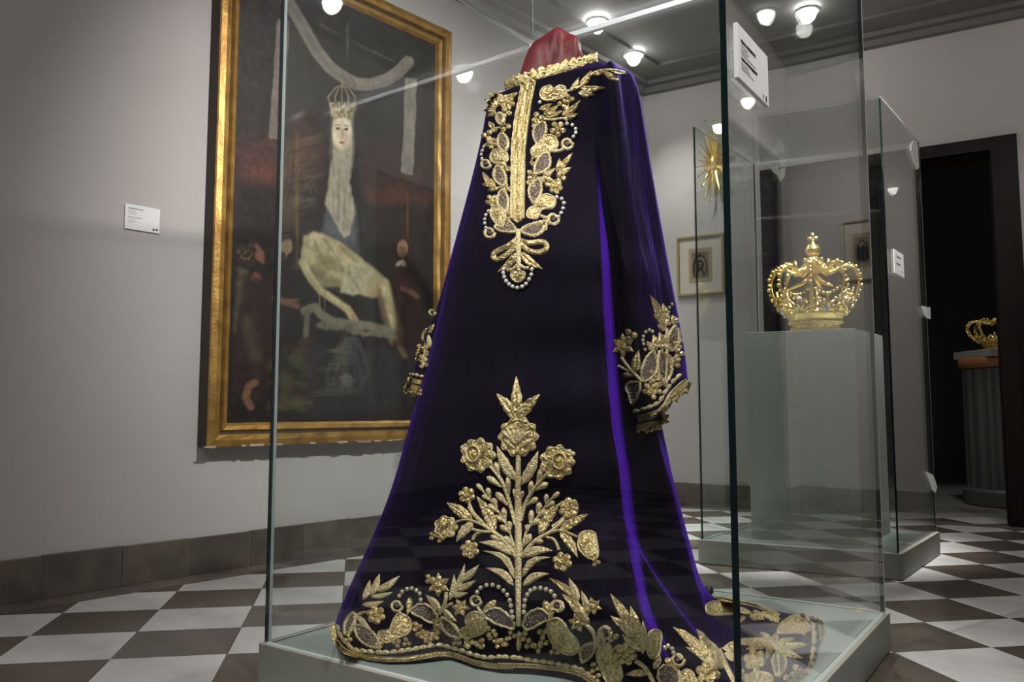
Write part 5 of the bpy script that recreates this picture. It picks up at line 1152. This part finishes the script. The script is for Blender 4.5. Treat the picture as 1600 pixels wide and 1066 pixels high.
# collar ruff
nk_ = ring_at(120); c, A, B_ = nk_
ruff = MB(); random.seed(9); rows = []
for i in range(5):
    f = i / 4; row = []
    for k in range(120):
        an = 2 * math.pi * k / 120; e = ring_pt(120, c, A, B_, an, 1 + .03 * f)
        out_ = (A * math.cos(an) + B_ * math.sin(an)).normalized(); wv = math.sin(k * 1.9) * .5 + random.uniform(-.5, .5)
        row.append(e + up * (f * .038 - .008 + (wv * .006 if i == 4 else 0)) + out_ * (.006 + .004 * wv * f + .004 * math.sin(f * 3.1)))
    rows.append(row)
ruff.grid(rows, True); col_ = ruff.build('collar_ruff', M['gold_lace'], robe, True)
cbd = MB()
for k in range(130):
    an = 2 * math.pi * k / 130; out_ = (A * math.cos(an) + B_ * math.sin(an)).normalized()
    cbd.ball(ring_pt(120, c, A, B_, an, 1.01) + out_ * .010 + up * random.choice((-.004, .006, .014, .022)), random.uniform(.0025, .0045), 6, 4)
cbd.build('collar_beads', M['gold_sequin'], col_, True)
tis = MB(); p0 = on_depth(908, 100, YC - .03); tis.ball(p0, .018, 10, 6, (1.2, .5, .7)); tis.build('tissue_padding', M['tissue'], neck, True)
# --- cuffs
D = Draw(900, 440, 4.1)
D.flower((302, 412), 82, 6, SQ_, True, .5); D.trefoil((348, 346), 42)
D.stem([(290, 485), (350, 565), (430, 645)], 22); D.stem([(272, 540), (330, 570), (380, 600)], 18); D.leaf((384, 585), (402, 440), 60, -.05, 0, SQ_); D.bud((304, 594), (378, 605), 34)
D.netleaf((432, 642), (492, 445), 92, .05); D.netleaf((560, 655), (535, 445), 88, .08); D.beads([(435, 440), (425, 405), (420, 380), (423, 355), (437, 328), (460, 315), (481, 325)], 12); D.beads([(590, 275), (585, 232), (585, 200), (590, 170), (607, 148)], 12)
for b_, t_, w_ in (((495, 445), (450, 385), 44), ((512, 440), (490, 340), 42), ((552, 440), (530, 325), 44), ((560, 300), (472, 88), 52), ((572, 300), (508, 125), 44), ((576, 290), (552, 140), 44), ((560, 260), (490, 212), 40), ((570, 315), (518, 278), 38), ((635, 280), (612, 215), 44), ((575, 440), (560, 340), 34)): D.leaf(b_, t_, w_, .04, 0, SQ_)
D.netleaf((608, 445), (632, 285), 72); D.stem([(570, 640), (578, 480), (580, 300)], 18); D.trefoils([(600, 500), (640, 520), (656, 462), (652, 400), (455, 690), (490, 722), (515, 700), (512, 642), (548, 650), (500, 590), (480, 660)], 34)
D.net([(325, 660), (410, 645), (402, 720), (362, 782), (340, 720)])
D.scallops([(362, 842), (420, 828), (480, 806), (535, 776), (575, 712), (620, 650), (692, 585)], 26, 46)
D.band([(392, 880), (450, 868), (520, 846), (570, 800), (610, 730), (660, 680), (708, 640)], 44, rows=3, h=.005); D.band([(396, 930), (460, 918), (540, 895), (565, 850)], 36, rows=2, h=.006); D.band([(600, 755), (650, 720), (705, 665)], 30, rows=2, h=.006)
D.trefoils([(405, 945), (445, 948), (490, 940), (530, 925), (560, 895), (640, 750), (690, 705), (710, 670)], 26)
D = Draw(600, 440, 5.333)
D.curl((408, 258), 34, [(380, 290), (365, 360), (335, 420)]); D.leaf((345, 420), (424, 355), 42, .1, 0, SQ_); D.leaf((330, 430), (405, 430), 40, -.2, 0, SQ_); D.leaf((385, 555), (375, 440), 40); D.stem([(330, 430), (325, 480), (345, 540), (330, 700)], 18)
D.trefoils([(310, 560), (345, 570), (295, 630), (340, 630), (330, 690)], 38)
for t_ in ((232, 772), (268, 778), (310, 790)): D.bud((t_[0] + 24, t_[1] + 4), (t_[0] - 18, t_[1] - 3), 30)
D.band([(202, 815), (260, 830), (322, 842)], 40, rows=3); D.band([(188, 865), (250, 882), (312, 895)], 46, rows=3, h=.006); D.trefoils([(190, 905), (232, 925), (268, 930), (296, 922)], 30)

# ---------------------------------------------------------------- small things on the plinth
p = on_z(1107, 933, BB + .0015)
kn = thing('round_knob', 'small dark round-topped knob on the plinth behind the robe train', 'knob', p)
mb = MB(); mb.lathe(p, [(.012, .0005), (.012, .010), (.010, .012)], 16); mb.build('knob_base', M['orange_wood'], kn, True)
mb = MB(); mb.lathe(p, [(.010, .0122), (.0165, .013), (.0168, .022), (.013, .031), (.006, .036), (.001, .037)], 18); mb.build('knob_cap', M['black'], kn, True)
p = on_z(1341, 956, BB + .0016)
st = MB(); st.box(p + up * .0008, (.012, .003, 0), (-.002, .007, 0), (0, 0, .0006)); tag(st.build('sticker', M['yellow'], None), 'tiny yellow sticker on the plinth near its right corner', 'sticker')
